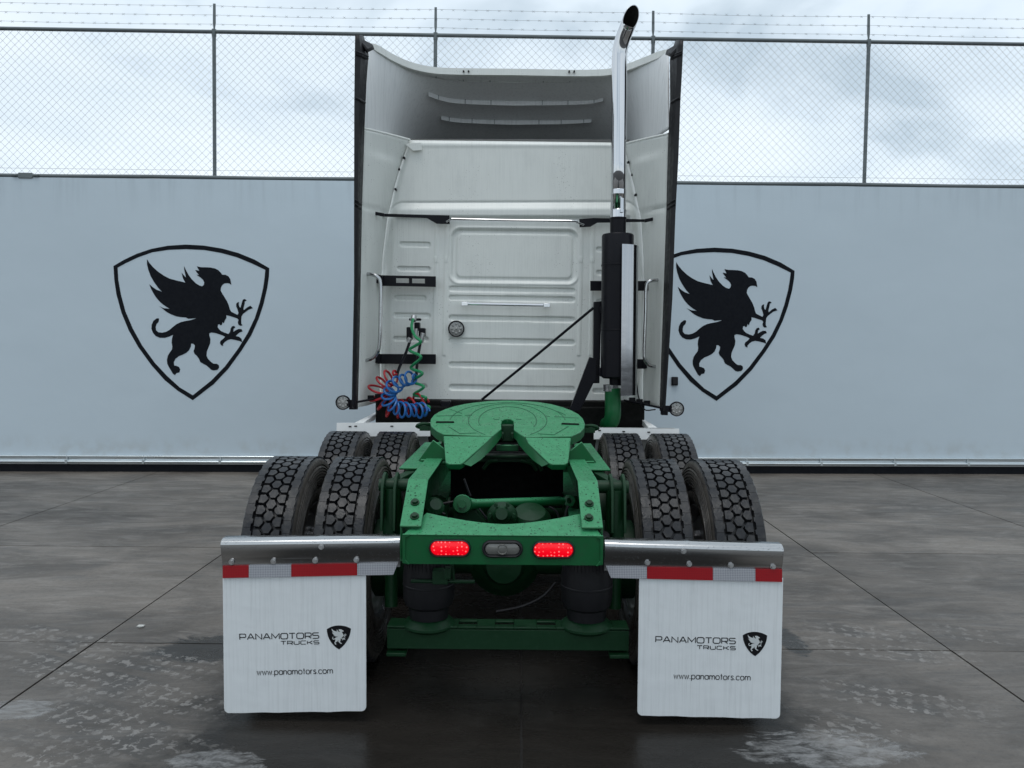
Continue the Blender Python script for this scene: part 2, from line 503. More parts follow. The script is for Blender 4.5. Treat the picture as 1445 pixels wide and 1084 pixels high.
def tape(name, a, b, rough):
    t = NT(name)
    ch = t.n.new('ShaderNodeTexChecker'); t.l.new(t.scale(t.pos, (1, 0, 1), rot=(0, 0.785, 0)), ch.inputs[0])
    ch.inputs['Scale'].default_value = 190
    return t.set(t.mix(ch.outputs['Fac'], a, b), rough)

# ground points that drive the tread prints and puddles (metres, on the ground)
STAINS = []
def g2(px, py): v = atz(px, py, 0); return Vector((v.x, v.y))
TRACKS = [(g2(0, 885), g2(330, 955), .26), (g2(0, 925), g2(330, 1010), .24), (g2(60, 985), g2(300, 1075), .26),
          (g2(0, 1035), g2(160, 1084), .24), (g2(1110, 880), g2(1330, 905), .22), (g2(1110, 905), g2(1400, 935), .24),
          (g2(1120, 965), g2(1420, 1010), .26), (g2(1110, 1000), g2(1300, 1060), .30), (g2(1290, 885), g2(1445, 905), .25)]
STAINS = [(g2(290, 915).x, g2(290, 915).y, .26, .20), (g2(1116, 905).x, g2(1116, 905).y, .07, .22)]
PUDDLES = [(g2(1165, 1060).x, g2(1165, 1060).y, .33, .15), (g2(300, 1078).x, g2(300, 1078).y, .18, .12), (g2(20, 1000).x, g2(20, 1000).y, .16, .10)]

M_WHITE, M_FLAP, M_GEL = white_paint(), flap_white(), gelcoat()
M_GREEN, M_GREEN_SHADE = green_paint('wet_green_paint_lit_tops', True), green_paint('green_chassis_paint_shade', False)
M_STEEL = steel('stainless_steel', (0.44, 0.445, 0.45), 0.15, True)
M_CHROME = steel('chrome', (0.60, 0.605, 0.62), 0.05)
M_SHIELD = steel('polished_heat_shield', (0.40, 0.41, 0.43), 0.10)
M_ZINC = steel('bolt_zinc', (0.50, 0.50, 0.50), 0.35)
M_RUBBER = rubber()
M_BLACK = plain('black_paint', (0.005, 0.005, 0.008), 0.34, spec=0.16)
M_TRIM = plain('black_trim_rubber', (0.010, 0.010, 0.012), 0.5, spec=0.3)
M_DARK = plain('soot_shade_black', (0.006, 0.0065, 0.006), 0.8, spec=0.15)  # underbody shade put into a near-black colour; real soot inside the stack
M_WALL = wall_paint()
M_EMB = plain('black_wall_paint', (0.006, 0.0075, 0.011), 0.7, var=0.1, spec=0.12)
M_INK = plain('black_print', (0.006, 0.006, 0.008), 0.5, spec=0.2)
M_INKW = plain('pale_print', (0.52, 0.545, 0.55), 0.5, var=0.05)
M_GALV = plain('galvanised_steel', (0.30, 0.32, 0.325), 0.42, 0.6, 0.2, 5)
M_RAIL = steel('galvanised_bumper_rail', (0.60, 0.65, 0.67), 0.30)
M_PIPE = plain('weathered_fence_pipe', (0.13, 0.15, 0.155), 0.5, 0.5, 0.25, 3)
M_WIRE = plain('fence_wire', (0.24, 0.26, 0.275), 0.6, 0.2)
M_SKIRT = plain('black_wall_skirting', (0.007, 0.008, 0.011), 0.7, spec=0.15)
M_LED = led_red()
M_LENS = plain('clear_lens', (0.30, 0.30, 0.29), 0.15, 0.3, 0.35, 60)
M_LENSG = plain('grey_lens', (0.15, 0.15, 0.14), 0.18, 0.2, 0.3, 25)
M_TRED = tape('red_reflective_tape', (0.33, 0.004, 0.010), (0.25, 0.003, 0.008), 0.35)
M_TWHT = tape('white_reflective_tape', (0.42, 0.43, 0.46), (0.22, 0.23, 0.26), 0.35)
M_HRED = plain('red_hose', (0.36, 0.012, 0.020), 0.35)
M_HBLU = plain('blue_hose', (0.008, 0.105, 0.33), 0.35)
M_HGRN = plain('green_hose', (0.010, 0.22, 0.080), 0.35)
M_ALU = plain('aluminium_wheel', (0.42, 0.42, 0.43), 0.35, 0.8, 0.2, 12)
M_CONC = concrete()
M_STRIP = plain('white_painted_aluminium', (0.80, 0.81, 0.80), 0.35, 0.0, 0.06, 14)
M_JOINT = plain('dark_ground_joint', (0.020, 0.019, 0.018), 0.9)

# ------------------------------------------------------------------ the setting: ground, wall, fence
g = MB()
g.add([(-300, -300, -.012), (300, -300, -.012), (300, 300, -.012), (-300, 300, -.012)], [(0, 1, 2, 3)])
ground = g.build('ground', M_JOINT, sm=0)
ground['kind'] = 'structure'
SX, SY, GX0, GY0 = 2.385, 2.1, .02, 4.31
slab_me = None
for i in range(-7, 7):
    for j in range(-4, 4):
        x0, y0 = GX0 + i * SX, GY0 + (j - 0) * SY
        if slab_me is None:
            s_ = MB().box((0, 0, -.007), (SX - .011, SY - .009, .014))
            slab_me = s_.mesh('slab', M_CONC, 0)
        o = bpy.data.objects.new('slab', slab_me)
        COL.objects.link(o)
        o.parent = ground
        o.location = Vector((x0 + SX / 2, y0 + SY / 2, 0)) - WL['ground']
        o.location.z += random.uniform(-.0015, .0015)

wa, wb = atz(0, 665, 0), atz(1445, 669, 0)
WU = (wb - wa).normalized()
WNn = Vector((WU.y, -WU.x, 0))                  # towards the camera
WO = wa
def wp(px, py, off=0.0):                        # point on the wall face (off metres proud of it)
    d = ray(px, py)
    t = ((WO + WNn * off) - CO).dot(WNn) / d.dot(WNn)
    return CO + d * t
def wc(u, z, off=0.0): return WO + WU * u + WNn * off + Vector((0, 0, z))
def wu(px, py): return (wp(px, py) - WO).dot(WU)
ZT = (wp(0, 252).z + wp(1445, 264).z) / 2       # wall top
U0, U1 = -8.0, wu(1445, 400) + 8.0
wall = MB()
wall.add([wc(U0, .09), wc(U1, .09), wc(U1, ZT), wc(U0, ZT), wc(U0, .09, -.2), wc(U1, .09, -.2), wc(U1, ZT, -.2), wc(U0, ZT, -.2)],
         [(0, 1, 2, 3), (4, 5, 6, 7), (3, 2, 6, 7), (0, 1, 5, 4), (0, 3, 7, 4), (1, 2, 6, 5)])
wall = wall.build('boundary_wall', M_WALL, sm=0)
tag(wall, 'pale blue grey painted yard wall bearing two black griffin shields', 'wall')
sk = MB()
sk.add([wc(U0, -.012, .012), wc(U1, -.012, .012), wc(U1, .10, .012), wc(U0, .10, .012), wc(U0, -.012, -.19), wc(U1, -.012, -.19), wc(U1, .10, -.19), wc(U0, .10, -.19)],
       [(0, 1, 2, 3), (4, 5, 6, 7), (3, 2, 6, 7), (0, 1, 5, 4), (0, 3, 7, 4), (1, 2, 6, 5)])
sk.build('skirting', M_SKIRT, wall, sm=0)
# bumper rail along the foot of the wall, in pressed lengths
PR = [(.003, .215), (.040, .215), (.046, .209), (.043, .203), (.022, .196), (.018, .165), (.024, .155), (.052, .151), (.060, .140), (.058, .126), (.045, .120), (.018, .113), (.016, .100), (.003, .100)]
useg = (wu(1157, 646) - wu(1053, 646))
n0 = int((U0 - wu(1053, 646)) / useg)
k = n0
rail = empty('bumper_rail', wc(wu(722, 646), .16, .03), wall)
rail_me = None
while True:
    ua = wu(1053, 646) + k * useg
    if ua + useg > U1: break
    m = MB()
    A = [wc(ua + .002, z, o_) for o_, z in PR]; B = [wc(ua + useg - .002, z, o_) for o_, z in PR]
    n = len(PR)
    m.add(A + B, [(i, (i + 1) % n, (i + 1) % n + n, i + n) for i in range(n)] + [tuple(range(n)), tuple(range(2 * n - 1, n - 1, -1))])
    m.box(wc(ua, .18, .022), (.02, .03, .055)); m.box(wc(ua, .14, .05), (.03, .026, .045))
    m.build('rail_length', M_RAIL, rail, sm=25)
    k += 1

# painted emblems --------------------------------------------------
GRIF = [(292,156),(308,180),(330,205),(360,232),(395,256),(430,274),(470,285),(505,293),(527,299),(512,272),(504,238),(516,252),(530,268),(526,245),(520,220),(519,198),(530,222),(545,250),(565,277),(590,302),(612,316),(630,321),(640,312),(642,298),(636,283),(620,268),(604,257),(596,250),(611,252),(598,238),(587,221),(612,226),(605,214),(597,199),(620,204),(650,205),(680,206),(708,212),(728,222),(742,236),(752,250),(772,251),(790,260),(802,278),(808,312),(796,304),(780,302),(765,304),(752,314),(744,330),(743,348),(752,365),(768,390),(783,415),(793,440),(799,462),(806,476),(825,486),(846,496),(852,485),(846,462),(838,445),(838,428),(846,420),(855,418),(853,430),(858,448),(864,452),(870,430),(876,408),(880,402),(890,399),(902,408),(890,414),(888,432),(882,455),(884,468),(905,450),(925,440),(940,455),(928,459),(912,465),(895,478),(878,492),(870,505),(868,530),(869,548),(876,560),(862,563),(851,555),(848,540),(852,527),(845,518),(820,510),(795,502),(777,498),(778,515),(768,530),(762,548),(754,540),(750,557),(740,560),(735,552),(726,556),(724,570),(732,583),(745,595),(765,604),(790,613),(800,600),(804,580),(812,566),(825,563),(832,573),(822,580),(820,600),(835,590),(852,582),(870,583),(877,597),(862,602),(848,612),(835,626),(855,630),(870,642),(875,663),(858,656),(830,649),(805,645),(785,650),(768,662),(757,675),(758,686),(745,682),(738,668),(742,655),(758,643),(770,630),(755,622),(735,615),(710,607),(685,604),(673,610),(674,625),(680,645),(678,670),(668,695),(658,720),(656,745),(665,765),(685,785),(700,795),(720,795),(732,805),(733,820),(722,833),(700,836),(685,832),(670,818),(655,805),(635,795),(618,785),(610,765),(598,748),(583,735),(577,718),(583,700),(585,682),(574,672),(562,672),(560,690),(550,712),(533,728),(510,740),(488,748),(466,765),(456,785),(458,805),(472,808),(488,815),(495,830),(490,848),(472,852),(463,865),(450,855),(438,835),(426,815),(416,795),(414,770),(420,745),(432,725),(445,708),(447,690),(443,665),(445,640),(452,618),(425,630),(400,637),(370,636),(345,625),(328,605),(319,580),(321,555),(332,532),(350,518),(362,516),(366,525),(362,540),(350,552),(345,570),(348,590),(360,602),(385,605),(408,600),(430,588),(450,570),(472,553),(500,540),(530,533),(560,528),(585,520),(592,517),(570,518),(545,520),(530,512),(500,510),(470,505),(440,493),(415,480),(395,465),(378,450),(368,443),(395,455),(430,459),(400,440),(375,420),(352,395),(332,365),(316,335),(307,309),(325,325),(350,342),(383,354),(360,330),(335,295),(315,260),(300,220),(292,185)]
SH_O = [(87,197),(150,160),(230,122),(320,92),(420,73),(530,66),(640,72),(750,90),(850,117),(950,158),(1040,210),(1038,260),(1028,330),(1005,430),(975,520),(930,620),(870,715),(790,825),(700,920),(572,1018),(480,960),(400,895),(320,805),(240,695),(180,590),(135,480),(105,370),(92,280)]
SH_I = [(112,207),(165,178),(240,143),(325,113),(425,98),(530,94),(640,99),(745,117),(840,143),(935,182),(1016,221),(1012,265),(1003,330),(982,420),(952,515),(908,608),(850,702),(770,810),(685,898),(572,988),(492,940),(415,870),(340,790),(262,683),(205,580),(160,475),(132,370),(116,280)]
du = wu(1010.9, 566) - wu(272, 565)
dz = wp(1010.9, 566).z - wp(272, 565).z
for k, lab in ((0, None), (1, None)):
    def epos(c, off):
        p_ = wp(140 + c[0] / 4.335, 330 + c[1] / 4.335, off)
        return p_ + WU * (du * k) + Vector((0, 0, dz * k))
    m = MB()
    n = len(SH_O)
    vo = [epos(c, .003) for c in SH_O]; vi = [epos(c, .003) for c in SH_I]
    bo = [v - WNn * .0025 for v in vo]; bi = [v - WNn * .0025 for v in vi]
    m.add(vo + vi + bo + bi, [(i, (i + 1) % n, (i + 1) % n + n, i + n) for i in range(n)]
          + [(i, (i + 1) % n, (i + 1) % n + 2 * n, i + 2 * n) for i in range(n)]
          + [(i + n, (i + 1) % n + n, (i + 1) % n + 3 * n, i + 3 * n) for i in range(n)])
    sh = m.build('shield_emblem', M_EMB, wall, sm=0)
    gm = MB()
    gm.prism([epos(c, .003) for c in GRIF], -WNn * .0025)
    gm.build('griffin', M_EMB, sh, sm=0)

# chain link fence on the wall --------------------------------------
FO = -.07                                        # fence line, metres behind the wall face
ZR = (wp(0, 41, FO).z + wp(1445, 62, FO).z) / 2
ZB = ZT + .028
fence = empty('chain_link_fence', wc(wu(722, 250), ZT, FO))
tag(fence, 'chain link security fence topped with three barbed wires above the wall', 'fence')
def along(z, off, r, wob=0.0, n=2):
    pts = []
    for i in range(n):
        u = lerp(U0, U1, i / (n - 1))
        pts.append(wc(u, z + (wob * math.sin(u * 2.1 + z * 9) if wob else 0), off))
    return pts
MB().tube(along(ZR, FO, 0), .024, 10).build('top_rail', M_PIPE, fence)
MB().tube(along(ZB, FO + .045, 0, .004, 60), .026, 10).build('bottom_rail', M_PIPE, fence)
posts = [wu(300.5, 150), wu(614, 70), wu(923, 70), wu(1227, 150)]
step = (posts[3] - posts[0]) / 3
posts = [posts[0] - step * 2, posts[0] - step] + posts + [posts[3] + step, posts[3] + step * 2]
WIRE_PY = [(24.7 - 15) , 0, 0]
zw = [(wp(722, y, FO).z) for y in (40.5, 27.5, 14.5)]
for u in posts:
    p = MB()
    p.tube([wc(u - .012, ZT - .05, FO), wc(u, ZR - .015, FO)], .024, 10)
    p.build('post', M_PIPE, fence)
    a = MB()
    top = zw[2] + .03
    a.tube([wc(u, ZR - .06, FO), wc(u, ZR + .03, FO)], .029, 10)
    a.prism([wc(u - .006, ZR + .02, FO), wc(u + .006, ZR + .02, FO), wc(u + .018, zw[0] + .02, FO - .008), wc(u + .016, top, FO - .016), wc(u - .016, top, FO - .016), wc(u - .018, zw[0] + .02, FO - .008)], -WNn * .012)
    a.build('barb_arm', M_PIPE, fence)
for i, z in enumerate(zw):
    off = FO - .004 - .004 * i
    m = MB()
    pts = []
    for q in range(len(posts) - 1):
        for t in range(10):
            u = lerp(posts[q], posts[q + 1], t / 10)
            pts.append(wc(u, z - .012 * math.sin(PI * t / 10) * (1 + .5 * math.sin(q * 3 + i)), off))
    pts.append(wc(posts[-1], z, off))
    m.tube(pts, .0016, 4)
    u = posts[0] + .07 * i
    while u < posts[-1]:
        c = wc(u, z - .008, off)
        for sg in (-1, 1):
            m.tube([c - WU * .017 - Vector((0, 0, .013 * sg)), c + WU * .017 + Vector((0, 0, .013 * sg))], .0018, 3)
        u += .150
    m.build('barbed_wire', M_WIRE, fence, sm=0)
net = MB()
DX = .1035
hgt = (ZR - .02) - (ZB + .02)
lo = ZB + .022
nn = int((U1 - U0 + hgt) / DX)
for i in range(nn + 1):
    for sg in (1, -1):
        u0 = (U0 - hgt if sg > 0 else U0) + i * DX
        u1 = u0 + sg * hgt
        ks = 7
        pts = []
        for q in range(ks):
            t = q / (ks - 1)
            pts.append(wc(lerp(u0, u1, t) + random.uniform(-.004, .004), lo + hgt * t, FO + .026 + sg * .002))
        net.tube(pts, .0017, 3, cap=False)
net.tube(along(lo + .075, FO + .030, 0), .002, 3)
net.build('chain_link_mesh', M_WIRE, fence, sm=0)

# little boxes on the wall
cb = MB()
c = wc(wu(36, 249), ZB - .005, .012)
pr = [c + WU * x + Vector((0, 0, z)) for x, z in ((-.11, 0), (-.085, .035), (.085, .035), (.11, 0), (.085, -.038), (-.085, -.038))]
cb.prism(pr, -WNn * .05)
cb.tube([c + WU * -.16, c + WU * -.10], .018, 8); cb.tube([c + WU * .10, c + WU * .17], .018, 8)
cbx = cb.build('conduit_box', M_PIPE, bevel=.006)
tag(cbx, 'small grey conduit fitting on the rail along the wall top', 'conduit box')
eb = empty('outlet_box', wp(952, 538, .02))
tag(eb, 'small black electrical outlet box on the wall under the shield', 'outlet')
c = wp(952, 538, .022)
R3 = Matrix((WU, -WNn, Vector((0, 0, 1)))).transposed()
MB().box(c, (.085, .044, .115), R3).build('casing', M_BLACK, eb, bevel=.008)
MB().box(c + WNn * .0235, (.055, .006, .075), R3).build('cover', M_TRIM, eb, bevel=.003)
sc = MB()
c = atz(199, 884, .004)
sc.prism([c + Vector((.022 * math.cos(a) * (1.3 if i % 2 else .8), .014 * math.sin(a) * (1 if i % 3 else 1.4), 0)) for i, a in enumerate([q * PI / 4 for q in range(8)])], (0, 0, .006))
tag(sc.build('paper_scrap', plain('scrap_paper', (0.5, 0.5, 0.48), .8), sm=0), 'tiny pale scrap of litter on the open concrete', 'litter')

# ================================================================== THE TRUCK
X0 = -.072
truck = empty('semi_truck', (X0, 5.6, 0))
tag(truck, 'white cab tractor truck with wet green chassis and red tail lights, seen from behind', 'truck')
R_T = .535
YA, YB = 4.18, 5.47                               # the two drive axles
# ---- wheels ---------------------------------------------------------
def tyre_mesh():
    m = MB()
    side = [(.100, .288), (.112, .294), (.124, .318), (.131, .345)]
    for i in range(8):
        r = .366 + i * .0168
        bul = .137 - .022 * abs((r - .43) / .09) ** 2.2
        side += [(bul, r), (bul - .007, r + .002), (bul - .007, r + .007), (bul, r + .009)]
    side += [(.127, .506), (.124, .516)]
    crown = [(.1185, .525), (.1165, .5275), (.0795, .5275), (.0785, .505)]
    half = side + crown
    prof = [(r, -x) for x, r in half] + [(r, x) for x, r in reversed(half)]
    m.lathe(prof, (0, 0, 0), (1, 0, 0), 120)
    N = 54
    pitch = 2 * PI / N
    R0, R1 = .503, .5350
    def block(poly, a0, kb=1.06, R0=R0):
        n = len(poly)
        vs = []
        for R, k in ((R1, 1.0), (R0, kb)):
            cs = sum(p[0] for p in poly) / n; cx = sum(p[1] for p in poly) / n
            for s_, x in poly:
                a = a0 + (cs + (s_ - cs) * k) / R_T
                xx = cx + (x - cx) * k
                vs.append((xx, -R * math.cos(a), R * math.sin(a)))
        fs = [tuple(range(n))] + [(i, (i + 1) % n, (i + 1) % n + n, i + n) for i in range(n)]
        m.add(vs, fs)
    hexa = [(-.0245, -.011), (-.0245, .011), (0, .0245), (.0245, .011), (.0245, -.011), (0, -.0245)]
    sideb = [(-.0225, .0625), (-.0245, .038), (-.006, .0235), (.006, .0235), (.0245, .038), (.0215, .0635)]
    for i in range(N):
        a = i * pitch
        block(hexa, a)
        block(sideb, a + pitch / 2)
        block([(-s_, -x) for s_, x in sideb], a + pitch / 2)
        for sg in (-1, 1):
            rb_ = [(-.0303, .0785), (-.014, .0790), (-.009, .0715), (.011, .0705), (.016, .0785), (.0303, .0780), (.0303, .1130), (.019, .1135), (.014, .1165), (-.006, .1170), (-.012, .1140), (-.0303, .1130)]
            block([(s_, sg * x) for s_, x in rb_], a + pitch * (.1 if sg > 0 else .55), 1.0, .522)
    return m.mesh('tyre', M_RUBBER, 30)
def rim_mesh(sg):                                 # sg: disc set to this side
    m = MB()
    m.lathe([(.292, -.112), (.300, -.106), (.288, -.095), (.270, -.07), (.262, 0), (.270, .07), (.288, .095), (.300, .106), (.292, .112), (.276, .100), (.255, .05), (.255, -.05), (.276, -.100)], (0, 0, 0), (1, 0, 0), 48, closed=True)
    x = sg * .085
    m.lathe([(.262, x - sg * .04), (.225, x - sg * .005), (.17, x), (.10, x - sg * .01), (.10, x - sg * .022), (.17, x - sg * .012), (.225, x - sg * .017), (.255, x - sg * .05)], (0, 0, 0), (1, 0, 0), 48, closed=True)
    for i in range(10):
        a = i * PI / 5
        m.tube([(x, .143 * math.cos(a), .143 * math.sin(a)), (x + sg * .03, .143 * math.cos(a), .143 * math.sin(a))], .014, 6)
    m.lathe([(.001, x + sg * .05), (.075, x + sg * .045), (.088, x), (.088, x - sg * .16)], (0, 0, 0), (1, 0, 0), 24)
    return m.mesh('rim', M_ALU, 35)
TY = tyre_mesh()
RIM = {1: rim_mesh(1), -1: rim_mesh(-1)}
def wheel(x, y, sg):
    w = empty('wheel', (x, y, R_T), truck)
    rot = random.uniform(0, .4)
    for nme, me in (('tyre', TY), ('rim', RIM[sg])):
        o = bpy.data.objects.new(nme, me)
        COL.objects.link(o)
        o.parent = w
        o.rotation_euler = (rot, 0, 0)
for y in (YA, YB):
    for s_ in (-1, 1):
        wheel(X0 + s_ * 1.130, y, -s_)
        wheel(X0 + s_ * .785, y, s_)
for s_ in (-1, 1): wheel(X0 + s_ * 1.06, 9.35, s_)

def tx(x): return X0 + x
# ---- axles, brakes, suspension (green, darkened for the shade under there) -----------
for y in (YA, YB):
    m = MB()
    m.tube([(tx(-.66), y, R_T), (tx(-.30), y, R_T), (tx(.30), y, R_T), (tx(.66), y, R_T)], [.07, .085, .085, .07], 16)
    m.build('axle', M_GREEN_SHADE, truck)
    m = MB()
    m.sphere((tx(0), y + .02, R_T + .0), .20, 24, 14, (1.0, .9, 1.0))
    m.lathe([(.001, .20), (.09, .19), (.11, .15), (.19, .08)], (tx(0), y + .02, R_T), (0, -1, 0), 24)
    m.build('differential', M_GREEN_SHADE, truck)
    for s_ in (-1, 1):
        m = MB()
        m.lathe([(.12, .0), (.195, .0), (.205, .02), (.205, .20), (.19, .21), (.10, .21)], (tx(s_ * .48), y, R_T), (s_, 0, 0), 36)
        m.build('brake_drum', M_GREEN_SHADE, truck)
        m = MB()
        m.tube([(tx(s_ * .40), y + .18, .70), (tx(s_ * .40), y + .34, .74)], .075, 16)
        m.build('brake_chamber', M_GREEN_SHADE, truck)

# rails: C sections, sloped ends
ZF = 1.04
for s_ in (-1, 1):
    xo, xi = tx(s_ * .438), tx(s_ * .345)
    m = MB()
    # side profile of web, with sloped tail
    web = [(3.36, .885), (3.61, ZF), (9.3, ZF), (9.3, ZF - .27), (3.90, ZF - .27), (3.36, .74)]
    m.prism([(xo, y, z) for y, z in web], (-s_ * .010, 0, 0))
    def flange(pts, t):
        A = []
        for y, z in pts: A += [Vector((xo, y, z)), Vector((xi, y, z))]
        n = len(pts)
        vs = A + [v + Vector((0, 0, t)) for v in A]
        q = 2 * n
        fs = []
        for i in range(n - 1):
            fs += [(2 * i, 2 * i + 1, 2 * i + 3, 2 * i + 2), (q + 2 * i, q + 2 * i + 1, q + 2 * i + 3, q + 2 * i + 2), (2 * i, 2 * i + 2, q + 2 * i + 2, q + 2 * i), (2 * i + 1, 2 * i + 3, q + 2 * i + 3, q + 2 * i + 1)]
        fs += [(0, 1, q + 1, q), (q - 2, q - 1, 2 * q - 1, 2 * q - 2)]
        m.add(vs, fs)
    flange([(3.352, .8835), (3.61, ZF + .003), (9.3, ZF + .003)], .009)
    flange([(3.36, .735), (3.90, ZF - .279), (9.3, ZF - .279)], .009)
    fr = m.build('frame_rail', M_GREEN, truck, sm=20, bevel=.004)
    for (y, dx) in ((3.40, -.012), (3.475, -.004)):
        t = (y - 3.352) / (3.61 - 3.352)
        z = lerp(.8925, ZF + .012, t)
        b = MB()
        x = tx(s_ * (.392 + dx))
        nrm = Vector((0, -.53, .85))
        c = Vector((x, y, z))
        b.cyl(c, c + nrm * .006, .020, 18); b.cyl(c + nrm * .006, c + nrm * .016, .014, 6)
        b.build('bolt', M_GREEN_SHADE, fr)
    # outboard angle beside the rail
    m = MB()
    m.box((tx(s_ * .497), 4.62, ZF - .010), (.105, 1.12, .010)); m.box((tx(s_ * .447), 4.62, ZF - .09), (.010, 1.12, .15))
    m.build('mounting_angle', M_GREEN, truck, bevel=.003)
    # shock bracket outside the rail
    m = MB()
    prof = [(3.72, .78), (3.74, .98), (3.78, 1.035), (3.83, 1.05), (3.875, 1.03), (3.90, .98), (4.02, .72), (3.95, .66)]
    m.prism([(tx(s_ * .515), y, z) for y, z in prof], (s_ * .014, 0, 0))
    m.prism([(tx(s_ * .575), y, z) for y, z in prof[:6]], (s_ * .014, 0, 0))
    m.tube([(tx(s_ * .44), 3.83, .985), (tx(s_ * .61), 3.83, .985)], .032, 14)
    m.beam((tx(s_ * .545), 3.85, .985), (tx(s_ * .455), 4.18, 1.0), .05, .05)
    sb = m.build('shock_bracket', M_GREEN_SHADE, truck, bevel=.004)
    m = MB()
    m.tube([(tx(s_ * .545), 3.82, .97), (tx(s_ * .545), 3.80, .62)], .045, 16)
    m.tube([(tx(s_ * .545), 3.80, .64), (tx(s_ * .545), 3.78, .40)], .032, 16)
    m.build('shock_absorber', M_GREEN_SHADE, truck)
    # air spring with dish
    xa = (604.5 if s_ < 0 else 828)
    c = at(xa, 860, 3.62)
    x = c.x
    m = MB()
    m.lathe([(.001, .80), (.10, .80), (.112, .77), (.113, .66), (.121, .60), (.120, .50), (.112, .465), (.095, .45), (.09, .40)], (x, 3.64, 0), (0, 0, 1), 40)
    for i in range(40):
        a = i * PI / 20
        m.tube([(x + .1145 * math.cos(a), 3.64 + .1145 * math.sin(a), .63), (x + .1135 * math.cos(a), 3.64 + .1135 * math.sin(a), .765)], .0025, 3)
    m.lathe([(.119, .552), (.1225, .556), (.1225, .562), (.119, .566)], (x, 3.64, 0), (0, 0, 1), 40)
    m.build('air_spring', M_TRIM, truck)
    m = MB()
    m.lathe([(.001, .40), (.085, .40), (.10, .392), (.122, .372), (.122, .362), (.10, .345), (.001, .345)], (x, 3.64, 0), (0, 0, 1), 40)
    m.build('spring_seat', M_GREEN_SHADE, truck)
# lower transverse beam with slots
bl, brr = at(548, 890, 3.62), at(886, 893, 3.62)
m = MB()
zt, zb = .372, .27
slots = [at(px, 885, 3.62).x for px in (660, 712, 771)]
xs = [bl.x]
for s_ in slots: xs += [s_ - .044, s_ + .044]
xs.append(brr.x)
for i in range(0, len(xs), 2): m.box(((xs[i] + xs[i + 1]) / 2, 3.635, zt - .005), (xs[i + 1] - xs[i], .11, .010))
for i in range(1, len(xs) - 1, 2):
    m.box(((xs[i] + xs[i + 1]) / 2, 3.600, zt - .005), (xs[i + 1] - xs[i], .040, .010)); m.box(((xs[i] + xs[i + 1]) / 2, 3.675, zt - .005), (xs[i + 1] - xs[i], .03, .010))
m.box(((bl.x + brr.x) / 2, 3.585, (zt + zb) / 2 - .006), (brr.x - bl.x, .010, zt - zb - .014)); m.box(((bl.x + brr.x) / 2, 3.64, zb), (brr.x - bl.x, .12, .010))
m.box((bl.x + .045, 3.60, zb - .026), (.09, .08, .016)); m.box((brr.x - .045, 3.60, zb - .026), (.09, .08, .016))
m.build('suspension_beam', M_GREEN_SHADE, truck, bevel=.003)
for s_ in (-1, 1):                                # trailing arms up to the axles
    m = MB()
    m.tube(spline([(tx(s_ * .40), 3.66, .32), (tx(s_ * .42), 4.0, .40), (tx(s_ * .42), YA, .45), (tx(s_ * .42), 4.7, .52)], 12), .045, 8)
    m.build('trailing_arm', M_GREEN_SHADE, truck)

# crossmembers between the rails
m = MB()
m.box((tx(0), 4.86, .86), (.70, .02, .34)); m.box((tx(0), 4.80, 1.02), (.70, .14, .012)); m.box((tx(0), 4.80, .70), (.70, .14, .012))
m.build('crossmember', M_DARK, truck, bevel=.004)
m = MB()
m.box((tx(0), 6.0, .86), (.72, .03, .34)); m.box((tx(0), 6.9, .75), (1.7, .9, .85))
m.build('chassis_box', M_DARK, truck, bevel=.01)
# torque rod and its bracket
a, b = at(653, 712, 4.02), at(803, 707, 4.30)
m = MB()
ro = lambda t: a.lerp(b, t)
m.tube([ro(.06), ro(.11), ro(.5), ro(.90), ro(.97)], [.034, .026, .026, .026, .016], 14)
m.lathe([(.02, -.05), (.045, -.048), (.050, -.03), (.050, .03), (.045, .048), (.02, .05)], a, (0, 1, -.25), 20)
m.lathe([(.016, -.03), (.032, -.028), (.036, 0), (.032, .028), (.016, .03)], b, (0, 1, -.25), 16)
m.cyl(a - Vector((0, .065, -.015)), a - Vector((0, .04, -.01)), .022, 6)
m.build('torque_rod', M_GREEN, truck)
m = MB()
pr = [at(x, y, 4.06) for x, y in ((640, 715), (645, 708), (655, 704), (666, 710), (674, 724), (690, 740), (700, 760), (640, 760))]
m.prism(pr, (0, .10, 0))
m.build('rod_bracket', M_GREEN_SHADE, truck, bevel=.005)
m = MB()
c = at(708, 727, 3.95)
m.lathe([(.001, .05), (.030, .05), (.036, .03), (.045, .02), (.045, -.02), (.075, -.05), (.085, -.12)], c, (0, -1, .35), 24)
for i in range(6):
    aa = i * PI / 3
    m.tube([c + Vector((.06 * math.cos(aa), .02, .06 * math.sin(aa))), c + Vector((.06 * math.cos(aa), -.02, .06 * math.sin(aa)))], .010, 6)
m.build('pinion_housing', M_GREEN_SHADE, truck)
m = MB()
m.lathe([(.001, .07), (.08, .06), (.11, .02), (.115, -.10)], at(748, 735, 4.1), (0, -.4, .9), 28)
m.build('axle_housing', M_GREEN_SHADE, truck)
for pts, r, mt in (([(676, 718), (690, 735), (697, 741)], .006, M_TRIM), ([(690, 741), (690, 724), (700, 720)], .006, M_TRIM),
                   ([(775, 715), (785, 722), (790, 735)], .006, M_TRIM), ([(628, 726), (610, 715), (640, 708)], .007, M_TRIM),
                   ([(797, 735), (799, 722), (802, 714)], .007, M_TRIM), ([(655, 676), (660, 690), (664, 700)], .006, M_TRIM)):
    MB().tube(spline([at(x, y, 4.0) for x, y in pts], 10), r, 6).build('air_line', mt, truck)
m = MB()
m.lathe([(.001, .05), (.03, .05), (.05, .03), (.05, -.04)], at(611, 718, 3.9), (.3, -.6, .5), 16)
m.build('valve', M_GREEN_SHADE, truck)
